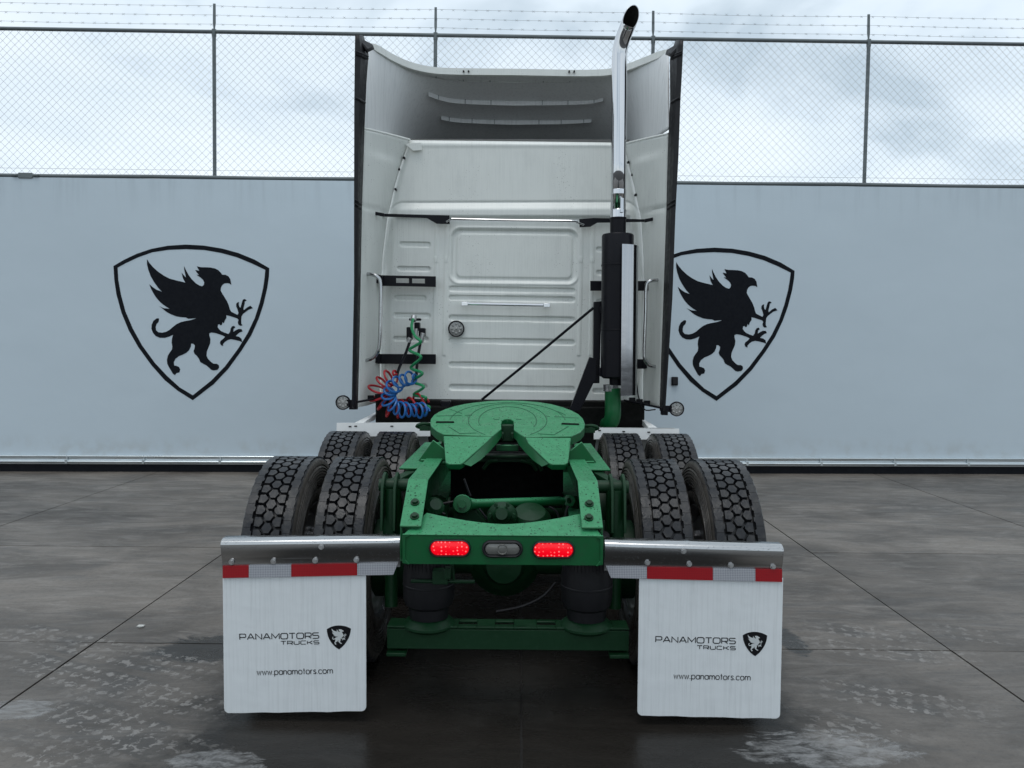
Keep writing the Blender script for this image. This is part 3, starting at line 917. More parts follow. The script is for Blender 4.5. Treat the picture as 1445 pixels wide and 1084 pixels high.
for pts in ([(682, 662), (690, 652), (702, 650)], [(735, 650), (750, 654), (758, 664)], [(742, 649), (757, 653), (765, 664)]):
    MB().tube(spline([at(x, y, 4.55) for x, y in pts], 10), .012, 8).build('air_line', M_GREEN_SHADE, truck)
m = MB()
c = at(700, 893, 3.9)
for px, py, l in ((580, 815, .22), (650, 820, .10)):
    p_ = at(px, py, 3.5)
m.tube(spline([at(784, 822, 3.8), at(765, 842, 3.8), at(735, 856, 3.8), at(700, 863, 3.8)], 12), .006, 6)
m.build('air_line', M_TRIM, truck)
m = MB()
m.tube([at(637, 790, 3.5), at(640, 818, 3.5)], .008, 6); m.tube([at(580, 820, 3.5), at(670, 821, 3.5)], .009, 6)
m.box(at(622, 813, 3.5), (.07, .06, .06)); m.box(at(632, 808, 3.47), (.03, .04, .05))
m.build('levelling_valve', M_GREEN_SHADE, truck, bevel=.003)

# ---- tail crossmember with lights ----------------------------------
YT = 3.325
zt = at(709, 756, YT).z
zb = at(709, 797, YT).z
xl, xr = at(568, 775, YT).x, at(851, 778, YT).x
cross = empty('tail_crossmember', ((xl + xr) / 2, YT, (zt + zb) / 2), truck)
m = MB()
# rear plate with three oval holes is closed by the lamps: plate + rounded corners
def rrect(x0, x1, z0, z1, r, n=6):
    out = []
    for cx, cz, a0 in ((x1 - r, z1 - r, 0), (x0 + r, z1 - r, PI / 2), (x0 + r, z0 + r, PI), (x1 - r, z0 + r, 1.5 * PI)):
        for i in range(n + 1):
            a = a0 + i * PI / 2 / n
            out.append((cx + r * math.cos(a), cz + r * math.sin(a)))
    return out
m.prism([(x, YT, z) for x, z in rrect(xl, xr, zb, zt, .014)], (0, .010, 0))
m.box((xl + .007, YT + .045, (zt + zb) / 2), (.012, .08, zt - zb - .02)); m.box((xr - .007, YT + .045, (zt + zb) / 2), (.012, .08, zt - zb - .02))
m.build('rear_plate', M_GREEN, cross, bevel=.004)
m = MB()
for sx, x in ((1, xl), (-1, xr)):                  # raised lip at both ends
    m = MB()
    m.prism([(x + sx * .0, YT - .006, zt + .004), (x + sx * .030, YT - .006, zt + .004), (x + sx * .030, YT - .006, zt - .006), (x + sx * .014, YT - .006, zt - .012), (x + sx * .012, YT - .006, zb + .02), (x + sx * .03, YT - .006, zb - .002), (x + sx * .0, YT - .006, zb + .004)], (0, .014, 0))
    m.build('end_bracket', M_GREEN, cross, bevel=.002)
m = MB()
# sloping top plate, hollowed front edge
NN = 24
pts = []
for i in range(NN + 1):
    t = i / NN
    px = lerp(602, 823, t)
    w_ = (t - .5) * 2
    py = 739.5 - 16.0 * abs(w_) ** 1.6 + (t - .5) * 0.5
    pts.append(px and atp(px, py, YT, zt + .002, .36))
back = [Vector((xr - .004, YT, zt + .002)), Vector((xl + .004, YT, zt + .002))]
m.prism([pts[0]] + pts[1:] + back, (0, 0, -.010))
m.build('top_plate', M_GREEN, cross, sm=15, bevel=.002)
m = MB()
zc = zb - .004
m.box(((xl + xr) / 2, YT + .09, zb + .006), (xr - xl - .06, .16, .010))
m.build('bottom_plate', M_GREEN_SHADE, cross, bevel=.002)
def oval(c, w, h, y0, n=24):
    r = h / 2
    out = []
    for i in range(n):
        a = 2 * PI * i / n
        out.append(Vector((c.x + (w / 2 - r) * (1 if math.cos(a) >= 0 else -1) + r * math.cos(a), y0, c.z + r * math.sin(a))))
    return out
def lamp(name, px, py, wpx, hpx, mat, ring_w):
    c = at(px, py, YT)
    k = YT / FPX
    L = empty(name, c, truck)
    w_, h_ = wpx * k, hpx * k
    rings = [(w_ + ring_w * 2, h_ + ring_w * 2, YT - .001), (w_ + ring_w * 1.7, h_ + ring_w * 1.7, YT - .012), (w_ + ring_w * .8, h_ + ring_w * .8, YT - .016), (w_, h_, YT - .010), (w_ - .002, h_ - .002, YT - .001)]
    m = MB()
    O = [oval(c, a_, b_, y_) for a_, b_, y_ in rings]
    n = 24
    m.add([v for o_ in O for v in o_], [(j * n + i, j * n + (i + 1) % n, (j + 1) * n + (i + 1) % n, (j + 1) * n + i) for j in range(4) for i in range(n)])
    m.build('lamp_gasket', M_TRIM, L)
    m = MB()
    O = [oval(c, w_ + .001, h_ + .001, YT - .004), oval(c, w_ * .96, h_ * .9, YT - .010), oval(c, w_ * .80, h_ * .55, YT - .0135), oval(c, w_ * .5, h_ * .12, YT - .0145)]
    m.add([v for o_ in O for v in o_], [(j * n + i, j * n + (i + 1) % n, (j + 1) * n + (i + 1) % n, (j + 1) * n + i) for j in range(3) for i in range(n)] + [tuple(range(3 * n, 4 * n))])
    m.build('lens', mat, L)
    if mat is M_LENSG:
        MB().lathe([(.018, 0), (.021, .004), (.024, 0)], (c.x, YT - .0135, c.z), (0, -1, 0), 24).build('lens_ring', M_LENSG, L)
    return L
lamp('tail_light', 634.8, 773.3, 55, 20.5, M_LED, .008)
lamp('tail_light', 780.8, 775.5, 56, 20.5, M_LED, .008)
lamp('reversing_light', 709, 774.3, 50, 17, M_LENSG, .013)['label'] = 'unlit grey reversing light'

# ---- mud flap hangers, tape, flaps ----------------------------------
YF = 3.40
LET = {  # stroke letters in a unit box: (width, strokes)
 'P': (1, [[(0, 0), (0, 1), (.85, 1), (1, .85), (1, .5), (.85, .38), (0, .38)]]),
 'A': (1.15, [[(0, 0), (.52, 1), (.63, 1), (1.15, 0)], [(.28, .3), (.87, .3)]]),
 'N': (1, [[(0, 0), (0, 1), (1, 0), (1, 1)]]),
 'M': (1.25, [[(0, 0), (0, 1), (.62, .2), (1.25, 1), (1.25, 0)]]),
 'O': (1.15, [[(.2, 0), (.95, 0), (1.15, .2), (1.15, .8), (.95, 1), (.2, 1), (0, .8), (0, .2), (.2, 0)]]),
 'T': (1, [[(0, 1), (1, 1)], [(.5, .93), (.5, 0)]]),
 'R': (1, [[(0, 0), (0, 1), (.85, 1), (1, .85), (1, .52), (.85, .4), (0, .4)], [(.55, .4), (1, 0)]]),
 'S': (1, [[(1, 1), (.15, 1), (0, .88), (0, .62), (.15, .52), (.85, .52), (1, .4), (1, .14), (.85, 0), (0, 0)]]),
 'U': (1, [[(0, 1), (0, .18), (.18, 0), (.82, 0), (1, .18), (1, 1)]]),
 'C': (1, [[(1, 1), (.18, 1), (0, .82), (0, .18), (.18, 0), (1, 0)]]),
 'K': (1, [[(0, 0), (0, 1)], [(1, 1), (.45, .52), (.06, .52)], [(.45, .5), (1, 0)]]),
 'w': (.95, [[(0, 1), (.24, 0), (.475, .9), (.71, 0), (.95, 1)]]),
 '.': (.10, [[(.0, .0), (.0, .13)]]),
 'p': (.78, [[(0, -.45), (0, 1)], [(.02, .25), (.2, .02), (.58, .02), (.78, .3), (.78, .7), (.58, .98), (.2, .98), (.02, .75)]]),
 'a': (.78, [[(.78, 0), (.78, 1)], [(.76, .25), (.58, .02), (.2, .02), (0, .3), (0, .7), (.2, .98), (.58, .98), (.76, .75)]]),
 'n': (.68, [[(0, 0), (0, 1)], [(.02, .7), (.2, .95), (.5, .97), (.68, .75), (.68, 0)]]),
 'm': (1.15, [[(0, 0), (0, 1)], [(.02, .7), (.15, .95), (.40, .97), (.57, .75), (.57, 0)], [(.59, .7), (.72, .95), (.98, .97), (1.15, .75), (1.15, 0)]]),
 'o': (.8, [[(.2, .02), (.6, .02), (.8, .3), (.8, .7), (.6, .98), (.2, .98), (0, .7), (0, .3), (.2, .02)]]),
 't': (.40, [[(.2, 1.4), (.2, 0)], [(0, .98), (.40, .98)]]),
 'r': (.38, [[(0, 0), (0, 1)], [(.02, .68), (.16, .95), (.38, .98)]]),
 's': (.55, [[(.52, .82), (.40, .98), (.14, .98), (.03, .78), (.12, .58), (.45, .44), (.54, .24), (.42, .02), (.12, .02), (0, .2)]]),
 'c': (.70, [[(.70, .80), (.55, .98), (.2, .98), (0, .7), (0, .3), (.2, .02), (.55, .02), (.70, .20)]]),
}
def write(m, text, o, ux, uz, total, th, gap, proud):
    """strokes -> flat ribbons. o origin, ux/uz the letter axes (uz has the letter height), total the text width"""
    hgt = uz.length
    wsum = sum(LET[ch][0] for ch in text) + gap * (len(text) - 1)
    kx = total / wsum
    ex = ux.normalized(); ez = uz.normalized()
    pen = 0.0
    j = 0
    for ch in text:
        w_, strokes = LET[ch]
        for st in strokes:
            P = [Vector(((pen + x) * kx, z * hgt)) for x, z in st]
            n = len(P)
            closed = (P[0] - P[-1]).length < 1e-6
            Lp, Rp = [], []
            for i in range(n):
                if closed: a_, b_ = P[(i - 1) % (n - 1)] if i else P[n - 2], P[(i + 1) % (n - 1)] if i < n - 1 else P[1]
                else: a_, b_ = P[max(i - 1, 0)], P[min(i + 1, n - 1)]
                d1 = (P[i] - a_); d2 = (b_ - P[i])
                if d1.length < 1e-9: d1 = d2
                if d2.length < 1e-9: d2 = d1
                n1 = Vector((-d1.y, d1.x)).normalized(); n2 = Vector((-d2.y, d2.x)).normalized()
                nn_ = (n1 + n2)
                nn_ = nn_.normalized() if nn_.length > .3 else n1
                kk = min(1.8, 1 / max(.4, nn_.dot(n1)))
                Lp.append(P[i] + nn_ * th / 2 * kk); Rp.append(P[i] - nn_ * th / 2 * kk)
            off = proud + Vector((0, -.00012 * (j % 5), 0)); j += 1
            vs = [o + ex * q.x + ez * q.y + off for q in Lp + Rp]
            m.add(vs, [(i, i + 1, n + i + 1, n + i) for i in range(n - 1)])
        pen += w_ + gap
HANG = {
 -1: dict(x0=(313, 760), x1=(565, 757), base=(314, 803), t0=797, t1=815, fx=(314.5, 516.5), ft=814, fb=1007, fbr=1004.5,
          tape=[(314, 351, 'r'), (351, 411, 'w'), (411, 504, 'r'), (504, 562, 'w')], bolts=[(327, 793), (386, 792), (445, 791), (503, 790)], mid=(453.5, 771.5)),
 1: dict(x0=(853, 762), x1=(1104.5, 769), base=(1104, 812), t0=799, t1=821, fx=(902, 1105), ft=818, fb=1010.5, fbr=1015,
         tape=[(855, 913, 'w'), (913, 1006, 'r'), (1006, 1066, 'w'), (1066, 1104, 'r')], bolts=[(913.5, 793.5), (972.5, 795.5), (1031, 797.5), (1090.5, 799.5)], mid=(964.5, 777.5)),
}
for s_ in (-1, 1):
    H = HANG[s_]
    a, b = at(H['x0'][0], H['x0'][1], YF), at(H['x1'][0], H['x1'][1], YF)
    # section: rolled top, flat face, lower flange set back   (y offset, z below top)
    prof = [(.055, -.001), (.020, .0), (.004, -.002), (-.008, -.008), (-.016, -.016), (-.019, -.026), (-.013, -.055), (-.007, -.082), (-.003, -.092), (.000, -.099), (.000, -.136), (.005, -.136), (.005, -.098), (.010, -.085), (.010, -.030), (.055, -.016)]
    m = MB()
    NS = 14
    rows = []
    for i in range(NS + 1):
        t = i / NS
        p_ = a.lerp(b, t)
        tin = t if s_ < 0 else 1 - t             # 1 at the inner end
        sq = 1.0 - .22 * max(0, (tin - .93) / .07)   # crushed inner end where it is bolted on
        rows.append([(p_.x, YF + y * (sq if y < 0 else 1), p_.z + z * (1.0)) for y, z in prof])
    n = len(prof)
    m.add([v for r_ in rows for v in r_], [(i * n + j, (i + 1) * n + j, (i + 1) * n + (j + 1) % n, i * n + (j + 1) % n) for i in range(NS) for j in range(n)] + [tuple(range(n)), tuple(NS * n + j for j in range(n - 1, -1, -1))])
    hg = m.build('flap_hanger', M_STEEL, truck, sm=40, bevel=.0015)
    for (px, py) in H['bolts'] + [H['mid']]:
        mid = (px, py) == H['mid']
        c = at(px, py, YF - (.021 if mid else .001))
        m = MB()
        m.cyl(c, c - Vector((0, .004, 0)), .0125, 16); m.cyl(c - Vector((0, .004, 0)), c - Vector((0, .013, 0)), .0085, 6)
        m.build('bolt', M_ZINC, hg)
    # reflective tape on a backing strip
    slope = ((H['x1'][1] - H['x0'][1]) / (H['x1'][0] - H['x0'][0]))
    def ty(px, top): 
        if s_ < 0: return lerp(798.5, 794.0, (px - 314) / 248) if top else lerp(816.0, 811.0, (px - 314) / 248)
        return lerp(799.0, 803.5, (px - 855) / 250) if top else lerp(815.5, 821.5, (px - 855) / 250)
    for (xa, xb, col) in H['tape']:
        xbb = xb; xaa = xa
        if s_ < 0 and xb == 562: xbb = 555
        if s_ > 0 and xa == 855: xaa = 862
        e_ = .15
        q = [at(xaa + e_, ty(xaa, 0), YF - .006), at(xbb - e_, ty(xbb, 0), YF - .006), at(xb - e_, ty(xb, 1), YF - .006), at(xa + e_, ty(xa, 1), YF - .006)]
        MB().prism(q, (0, .004, 0)).build('reflective_tape', M_TRED if col == 'r' else M_TWHT, hg, sm=0)
    # flap
    (xa, xb) = H['fx']
    A, B = at(xa, H['ft'] - 4, YF + .006), at(xb, H['ft'] - 4, YF + .006)
    zl, zr = at(xa, H['fb'], YF).z, at(xb, H['fbr'], YF).z
    r = .022
    out = [(A.x, A.z), (B.x, A.z)]
    for i in range(6):
        an = i * PI / 10
        out.append((B.x - r + r * math.cos(an), zr + r - r * math.sin(an)))
    for i in range(1, 8):
        t = i / 8
        out.append((lerp(B.x - r, A.x + r, t), lerp(zr, zl, t) + .0016 * math.sin(i * 2.3)))
    for i in range(6):
        an = PI / 2 + i * PI / 10
        out.append((A.x + r + r * math.cos(an), zl + r - r * math.sin(an)))
    MBf = MB().prism([(x, YF + .003, z) for x, z in out], (0, .007, 0))
    flap = MBf.build('mud_flap', M_FLAP, truck, sm=20, bevel=.0012)
    pr_ = Vector((0, -.0012, 0))
    yf = YF + .003
    spec = {-1: [('PANAMOTORS', (338.6, 902.6), (450, 900.6), 8.0, 1.3, .26), ('TRUCKS', (396.5, 909.6), (450.3, 908.6), 4.8, 1.05, .30), ('www.panamotors.com', (363, 952.6), (469.5, 950.2), 5.9, 1.0, .26)],
            1: [('PANAMOTORS', (925.2, 905.8), (1037.5, 908.4), 7.9, 1.3, .26), ('TRUCKS', (983.5, 915.6), (1037.5, 917.0), 4.8, 1.05, .30), ('www.panamotors.com', (950.7, 957.6), (1058.5, 960.0), 5.9, 1.0, .26)]}[s_]
    for txt, p0, p1, hpx, th, gap in spec:
        m = MB()
        o_ = at(p0[0], p0[1], yf); q_ = at(p1[0], p1[1], yf)
        ux = q_ - o_
        uz = Vector((-ux.z, 0, ux.x)).normalized() * (hpx * yf / FPX)
        write(m, txt, o_, ux, uz, ux.length, th * yf / FPX, gap, pr_)
        m.build('lettering', M_INK, flap, sm=0)
    ec, es = ((478.2, 899.5), 33.8 / 953) if s_ < 0 else ((1065.3, 908.8), 34.2 / 953)
    rotk = -.035 if s_ < 0 else .0
    def ep(c_, off):
        dx, dy = (c_[0] - 563) * es, (c_[1] - 542) * es
        return at(ec[0] + dx, ec[1] + dy + dx * rotk, yf) + Vector((0, -off, 0))
    MB().prism([ep(c_, .0012) for c_ in SH_O], (0, .001, 0)).build('shield_print', M_INK, flap, sm=0)
    MB().prism([ep((563 + (c_[0] - 600) * .92, 500 + (c_[1] - 510) * .92), .0020) for c_ in GRIF], (0, .0006, 0)).build('griffin_print', M_INKW, flap, sm=0)

# ---- fifth wheel ------------------------------------------------------
FY, FZ, FS = 4.42, 1.172, .20
fw = empty('fifth_wheel', atp(716, 600, FY, FZ, FS), truck)
def c1(x, y): return (590 + x / 5.78, 555 + y / 5.78)
def fp(x, y, lift=0.0): 
    p_ = atp(*c1(x, y), FY, FZ, FS)
    p_.z += lift
    return p_
outer = [(205, 335), (150, 305), (108, 268), (98, 240), (105, 205), (130, 175), (170, 150), (225, 126), (300, 103), (380, 86), (470, 73), (580, 62), (720, 57), (860, 61), (985, 71), (1090, 88), (1180, 112), (1255, 140), (1310, 170), (1345, 205), (1361, 245), (1355, 280), (1325, 315), (1250, 352)]
throatL = [(606, 350), (640, 322), (680, 290), (678, 250), (684, 222), (704, 210)]
throatR = [(756, 210), (776, 222), (781, 250), (780, 296), (820, 325), (870, 358)]
top = [fp(*p) for p in outer] + [fp(*p) for p in reversed(throatR)] + [fp(730, 206)] + [fp(*p) for p in reversed(throatL)]
m = MB()
m.prism(top, (0, .006, -.052))
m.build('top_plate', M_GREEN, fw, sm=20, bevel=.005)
# ramps: planes falling from the break line towards the rear
def ramp(pts, name):
    RS = .42
    brk = fp(730, 353)
    def rp(x, y):
        q = atp(*c1(x, y), brk.y - .0, brk.z, RS)
        return q
    P = [rp(*p) for p in pts]
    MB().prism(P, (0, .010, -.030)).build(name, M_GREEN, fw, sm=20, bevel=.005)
ramp([(206, 349), (604, 353), (545, 410), (370, 566), (345, 579), (250, 580), (224, 560)], 'ramp')
ramp([(874, 361), (1248, 363), (1224, 560), (1200, 582), (1090, 582), (1062, 566), (900, 410)], 'ramp')
# cheeks of the throat
brk_ = fp(730, 353)
for tops, bots in (([(679, 292), (640, 322), (606, 352), (545, 412), (460, 492), (372, 570)], [(684, 345), (668, 372), (640, 412), (588, 470), (515, 540), (430, 596)]),
                   ([(781, 297), (820, 326), (871, 359), (900, 410), (975, 490), (1062, 570)], [(786, 348), (800, 378), (822, 420), (872, 480), (935, 545), (1010, 598)])):
    sg = 1 if tops[0][0] < 730 else -1
    TP = [(fp(*q) if q[1] < 353 else atp(*c1(*q), brk_.y, brk_.z, .42)) + Vector((0, 0, -.004)) for q in tops]
    BP = []
    for q, tq in zip(bots, TP):
        b_ = at(*c1(*q), tq.y + .02); BP.append(b_)
    n = len(TP)
    bk = Vector((-sg * .03, .01, .0))
    vs = TP + BP + [p + bk for p in TP] + [p + bk for p in BP]
    m = MB()
    m.add(vs, [(i, i + 1, n + i + 1, n + i) for i in range(n - 1)] + [(n + i, n + i + 1, 3 * n + i + 1, 3 * n + i) for i in range(n - 1)] + [(2 * n + i, 2 * n + i + 1, 3 * n + i + 1, 3 * n + i) for i in range(n - 1)] + [(0, n, 3 * n, 2 * n), (n - 1, 2 * n - 1, 4 * n - 1, 3 * n - 1)])
    m.build('throat_cheek', M_GREEN, fw, sm=30)
# grease grooves: thin rolled beads on the plate
def arc(cx, cy, rx, ry, a0, a1, n=40): return [fp(cx + rx * math.cos(lerp(a0, a1, i / n)), cy + ry * math.sin(lerp(a0, a1, i / n)), .0005) for i in range(n + 1)]
M_GROOVE = plain('grease_groove', (0.006, 0.085, 0.034), 0.4)
gv = MB()
R_ = math.radians
for pa in (arc(730, 225, 236, 114, R_(160), R_(385)), arc(730, 225, 320, 138, R_(125), R_(415)), arc(730, 230, 470, 152, R_(185), R_(355))):
    gv.tube(pa, .0022, 6)
for q in ([(250, 275), (340, 330), (475, 325)], [(1225, 272), (1110, 340), (975, 332)], [(255, 130), (355, 165)], [(1205, 180), (1140, 150)], [(150, 187), (355, 182)], [(1110, 192), (1310, 203)], [(380, 182), (440, 182)], [(1045, 188), (1075, 192)], [(615, 210), (630, 216), (660, 213)], [(798, 213), (820, 216), (842, 213)]):
    gv.tube([fp(x, y, .0005) for x, y in q], .0024, 6)
gv.build('grease_groove', M_GROOVE, fw, sm=60)
for (x0, y0, x1, y1) in ((145, 240, 295, 240), (1168, 253, 1315, 258)):
    A_, B_ = fp(x0, y0, .0008), fp(x1, y1, .0008)
    MB().tube([A_, A_.lerp(B_, .04), A_.lerp(B_, .96), B_], [.004, .008, .008, .004], 8).build('slot', M_DARK, fw)
# jaw, release bar, support saddle
m = MB()
c = fp(730, 245)
m.box(c + Vector((0, .03, -.06)), (.075, .06, .10)); m.box(c + Vector((-.03, -.03, -.07)), (.02, .07, .04)); m.box(c + Vector((.03, -.03, -.07)), (.02, .07, .04))
m.build('lock_jaw', M_GREEN_SHADE, fw, bevel=.006)
m = MB()
p_ = at(716, 632, 4.60)
m.box(p_ + Vector((0, 0, 0)), (.13, .04, .035))
m.build('release_bar', M_GREEN, fw, bevel=.004)
MB().box(at(717, 622, 4.75), (.20, .03, .02)).build('cross_bar', M_DARK, fw, bevel=.004)
m = MB()
m.box(at(716, 643, 4.6), (.26, .10, .014)); m.box(at(716, 648, 4.62), (.36, .05, .03))
m.build('cross_plate', M_GREEN_SHADE, fw, bevel=.004)
for s_ in (-1, 1):
    px = (lambda x: x) if s_ < 0 else (lambda x: 1432 - x)
    m = MB()
    dyy = 0 if s_ < 0 else 2.5
    YS = 4.30
    P = [at(px(x), y + dyy, YS) for x, y in ((611, 621), (628, 634), (636, 636), (636, 650.5), (590, 650.5))]
    m.prism(P, (0, .016, 0))
    P = [at(px(x), y + dyy, YS + .02) for x, y in ((616, 627), (620, 629), (620, 650), (616, 650))]
    m.prism(P, (0, .40, 0))
    zb_ = at(px(600), 651 + dyy, YS).z
    xa_, xb_ = at(px(589), 651, YS).x, at(px(634), 651, YS).x
    m.box(((xa_ + xb_) / 2, YS + .36, zb_ - .008), (abs(xb_ - xa_), .76, .015))
    m.box(((xa_ * .75 + xb_ * .25), YS - .005, zb_ + .006), (.05, .03, .012))
    m.build('saddle_bracket', M_GREEN, fw, bevel=.004)
    m = MB()
    q0 = at(px(608), 599 + dyy, 4.72)
    m.tube(spline([q0, q0 + Vector((s_ * .05, -.02, .005)), q0 + Vector((s_ * .085, 0, -.012)), q0 + Vector((s_ * .04, .03, -.03))], 10), .010, 8)
    m.box(q0 + Vector((s_ * .035, 0, -.022)), (.06, .05, .03))
    m.build('release_handle', M_GREEN_SHADE, fw)

# ---- quarter fenders in front of the forward tyres ------------------
for s_, xa, xb, ya, yb, bl_ in ((-1, 475, 607, 597, 616, [(484.5, 613), (498, 613), (518.5, 612.5), (552.5, 612.5), (573, 613), (586, 613)]), (1, 838, 958.5, 604, 620, [(848.5, 619), (915, 620.5)])):
    YQ = 5.88
    m = MB()
    e_ = 2 if s_ > 0 else -1
    P = [at(xa, ya, YQ), at(xb, ya + e_ * .6, YQ), at(xb, yb + e_ * .3, YQ), at(xa, yb, YQ)]
    m.prism(P, (0, .012, 0))
    # curved shield over the tyre, ahead of the strip
    cxm = (P[0].x + P[1].x) / 2
    w_ = abs(P[1].x - P[0].x) - .06
    rows = []
    for i in range(9):
        a = R_(60 - i * 10)
        y_, z_ = YB + .62 * math.cos(a) + .1, R_T + .62 * math.sin(a)
        rows.append([(cxm - w_ / 2, y_, z_), (cxm + w_ / 2, y_, z_)])
    m.grid(np.array(rows))
    qf = m.build('quarter_fender', M_STRIP, truck, sm=30)
    m = MB()
    for (bx, by) in bl_:
        c = at(bx, by, YQ)
        m = MB().cyl(c, c - Vector((0, .012, 0)), .014, 8)
        m.build('bolt', M_ZINC, qf)
    sl = [(462 + 40, 601.5), (553, 601.5), (494, 602)] if s_ < 0 else [(846, 607.5), (880, 609), (915.5, 610)]
    for (bx, by) in sl[:3]:
        c = at(bx, by, YQ - .001)
        MB().box(c, (.020, .006, .009)).build('slot', M_DARK, qf)
    # sloping white side skirt edge running forward
    m = MB()
    if s_ < 0: P = [at(500, 597, 5.95), at(513, 597, 5.95), at(540, 583.5, 7.0), at(540, 576.5, 7.0)]
    else: P = [at(927, 603, 5.95), at(915, 603, 5.95), at(901, 593.5, 7.0), at(901, 587, 7.0)]
    m.prism(P, (0, 0, -.02))
    m.build('side_skirt', M_STRIP, truck, sm=0)
# fuel-tank / deck mass under the cab, black
m = MB()
m.box((tx(0), 7.7, .80), (2.1, 2.2, .60))
P0, P1 = at(535, 576, 6.75), at(905, 590, 6.75)
m.box(((P0.x + P1.x) / 2, 6.70, (P0.z + 1.0) / 2 - .05), (P1.x - P0.x, .25, .40))
m.build('deck', M_DARK, truck, bevel=.01)
m = MB()
m.box(at(629, 572, 6.5), (.085, .08, .08)); m.build('junction_box', M_BLACK, truck, bevel=.01)

# ---- cab -------------------------------------------------------------
YC = 6.75
XL = [(196, 577), (204, 573), (235, 562), (263, 554), (311, 543), (360, 537), (410, 534), (570, 533)]
XR = [(196, 880), (207, 884), (240, 892), (263, 898), (311, 908), (360, 911), (410, 912), (570, 910)]
NR, NC = 372, 378
py = np.linspace(199.5, 567.5, NR)
u = np.linspace(0, 1, NC)
xl_ = np.interp(py, [p[0] for p in XL], [p[1] for p in XL]); xr_ = np.interp(py, [p[0] for p in XR], [p[1] for p in XR])
ker = np.ones(25) / 25
xl_ = np.convolve(np.pad(xl_, 12, 'edge'), ker, 'valid'); xr_ = np.convolve(np.pad(xr_, 12, 'edge'), ker, 'valid')
PX = xl_[:, None] + (xr_ - xl_)[:, None] * u[None, :]
PY = np.repeat(py[:, None], NC, 1) + (PX - 722) * .012      # the cab leans slightly
QY = PY.copy()
def sst(x, a, b):
    t = np.clip((x - a) / (b - a), 0, 1)
    return t * t * (3 - 2 * t)
D = np.zeros_like(PX)
# lower body pressing stands proud of the upper skin
inset = np.minimum(PX - (xl_[:, None] + 9), (xr_[:, None] - 7) - PX)
def rr_sdf(x, y, x0, x1, y0, y1, r):
    dx = np.maximum(np.maximum(x0 - x, x - x1) + r, 0); dy = np.maximum(np.maximum(y0 - y, y - y1) + r, 0)
    ins = np.minimum(np.maximum(np.maximum(x0 - x, x - x1), np.maximum(y0 - y, y - y1)) + r, 0)
    return np.hypot(dx, dy) + ins - r
sd1 = rr_sdf(PX - (xl_[:, None] - 533) * .9, PY - (PX - 722) * -.004, 541, 905 , 286, 800, 14)
sd1 = np.where(PX > 722, rr_sdf(PX + (912 - xr_[:, None]) * .9, PY - (PX - 722) * -.004, 541, 905, 286, 800, 14), sd1)
D += .030 * sst(-sd1, 0, 11)
D -= .008 * np.exp(-((sd1 - .5) / 1.6) ** 2)
# inner panel let in, with sloping cheeks
lx = np.interp(py, [300, 307, 354, 383, 480, 520, 560], [567, 565, 552, 546, 546, 552, 566])[:, None]
rx = np.interp(py, [300, 320, 360, 390, 480, 530, 560], [884, 887, 897, 902, 902, 897, 885])[:, None]
pan = np.minimum(sst(PX, lx - 10, lx), sst(rx + 8 - PX, 0, 8)) * sst(PY, 303, 310)
D -= .026 * pan
def groove(x0, x1, yc, hh=4.6, dep=.014):
    global D
    y_ = yc + (PX - (x0 + x1) / 2) * .017
    dx = np.maximum(np.maximum(x0 + hh - PX, PX - (x1 - hh)), 0)
    yy = (QY - (PX - 722) * 0)  # photo row
    dist = np.hypot(dx, yy - y_)
    D -= dep * 1.25 * sst(hh - dist, 0, hh * .45)
for yc in (409, 421.5, 450, 482, 516, 548): groove(633, 812, yc)
for x0, x1, yc in ((563, 608, 345), (560, 608, 379.5), (556, 602, 420.5), (555, 608, 445.5), (555, 605, 478.5), (562, 603, 545)): groove(x0, x1, yc, 4.2, .013)
for x0, x1, yc in ((841, 866, 352), (841, 866, 385), (841, 866, 426), (841, 866, 455), (836, 858, 552)): groove(x0, x1, yc, 4.2, .013)
lean = (PY - 400) * .022
ws = rr_sdf(PX + lean, QY - (PX - 725) * .012, 635.5, 814, 323, 399.5, 13)
ws2 = rr_sdf(PX + lean, QY - (PX - 725) * .012, 642, 808, 329, 393.5, 9)
D -= .016 * sst(-ws, 0, 4)
D += .010 * sst(-ws2, 0, 3)
D += .006 * np.exp(-((ws - 1.5) / 1.5) ** 2)
for x0, x1 in ((611.5, 617.5), (626, 631.5), (816, 822), (832, 838)):
    xx = PX + lean
    mk = sst(xx, x0, x0 + 1.2) * sst(x1 - xx, 0, 1.2) * sst(PY, 308, 310) * sst(503 - PY, 0, 2)
    D += .006 * mk
    D += .003 * mk * sst(PY, 362, 363) * sst(371 - PY, 0, 1)
for y0 in (205, 318):
    pass
D += .004 * np.exp(-((PY - 205) / 3.0) ** 2)
# rounded outer corners, rounded roof edge, slight crown
tL = np.clip(1 - (PX - xl_[:, None]) / 13, 0, 1); tR = np.clip(1 - (xr_[:, None] - PX) / 13, 0, 1); tT = np.clip(1 - (py[:, None] - 199.5) / 5, 0, 1) * np.ones_like(PX)
rnd = lambda t: 1 - np.sqrt(np.maximum(0, 1 - t * t))
Y = YC - D + .085 * rnd(np.maximum(tL, tR)) + .035 * rnd(tT) + .03 * ((u[None, :] - .5) * 2) ** 2
Y = Y - .10 * sst(py, 200, 300)[:, None] * 0
G = at_np(PX, PY, Y)
m = MB()
m.grid(G)
cab_vs = len(m.v)
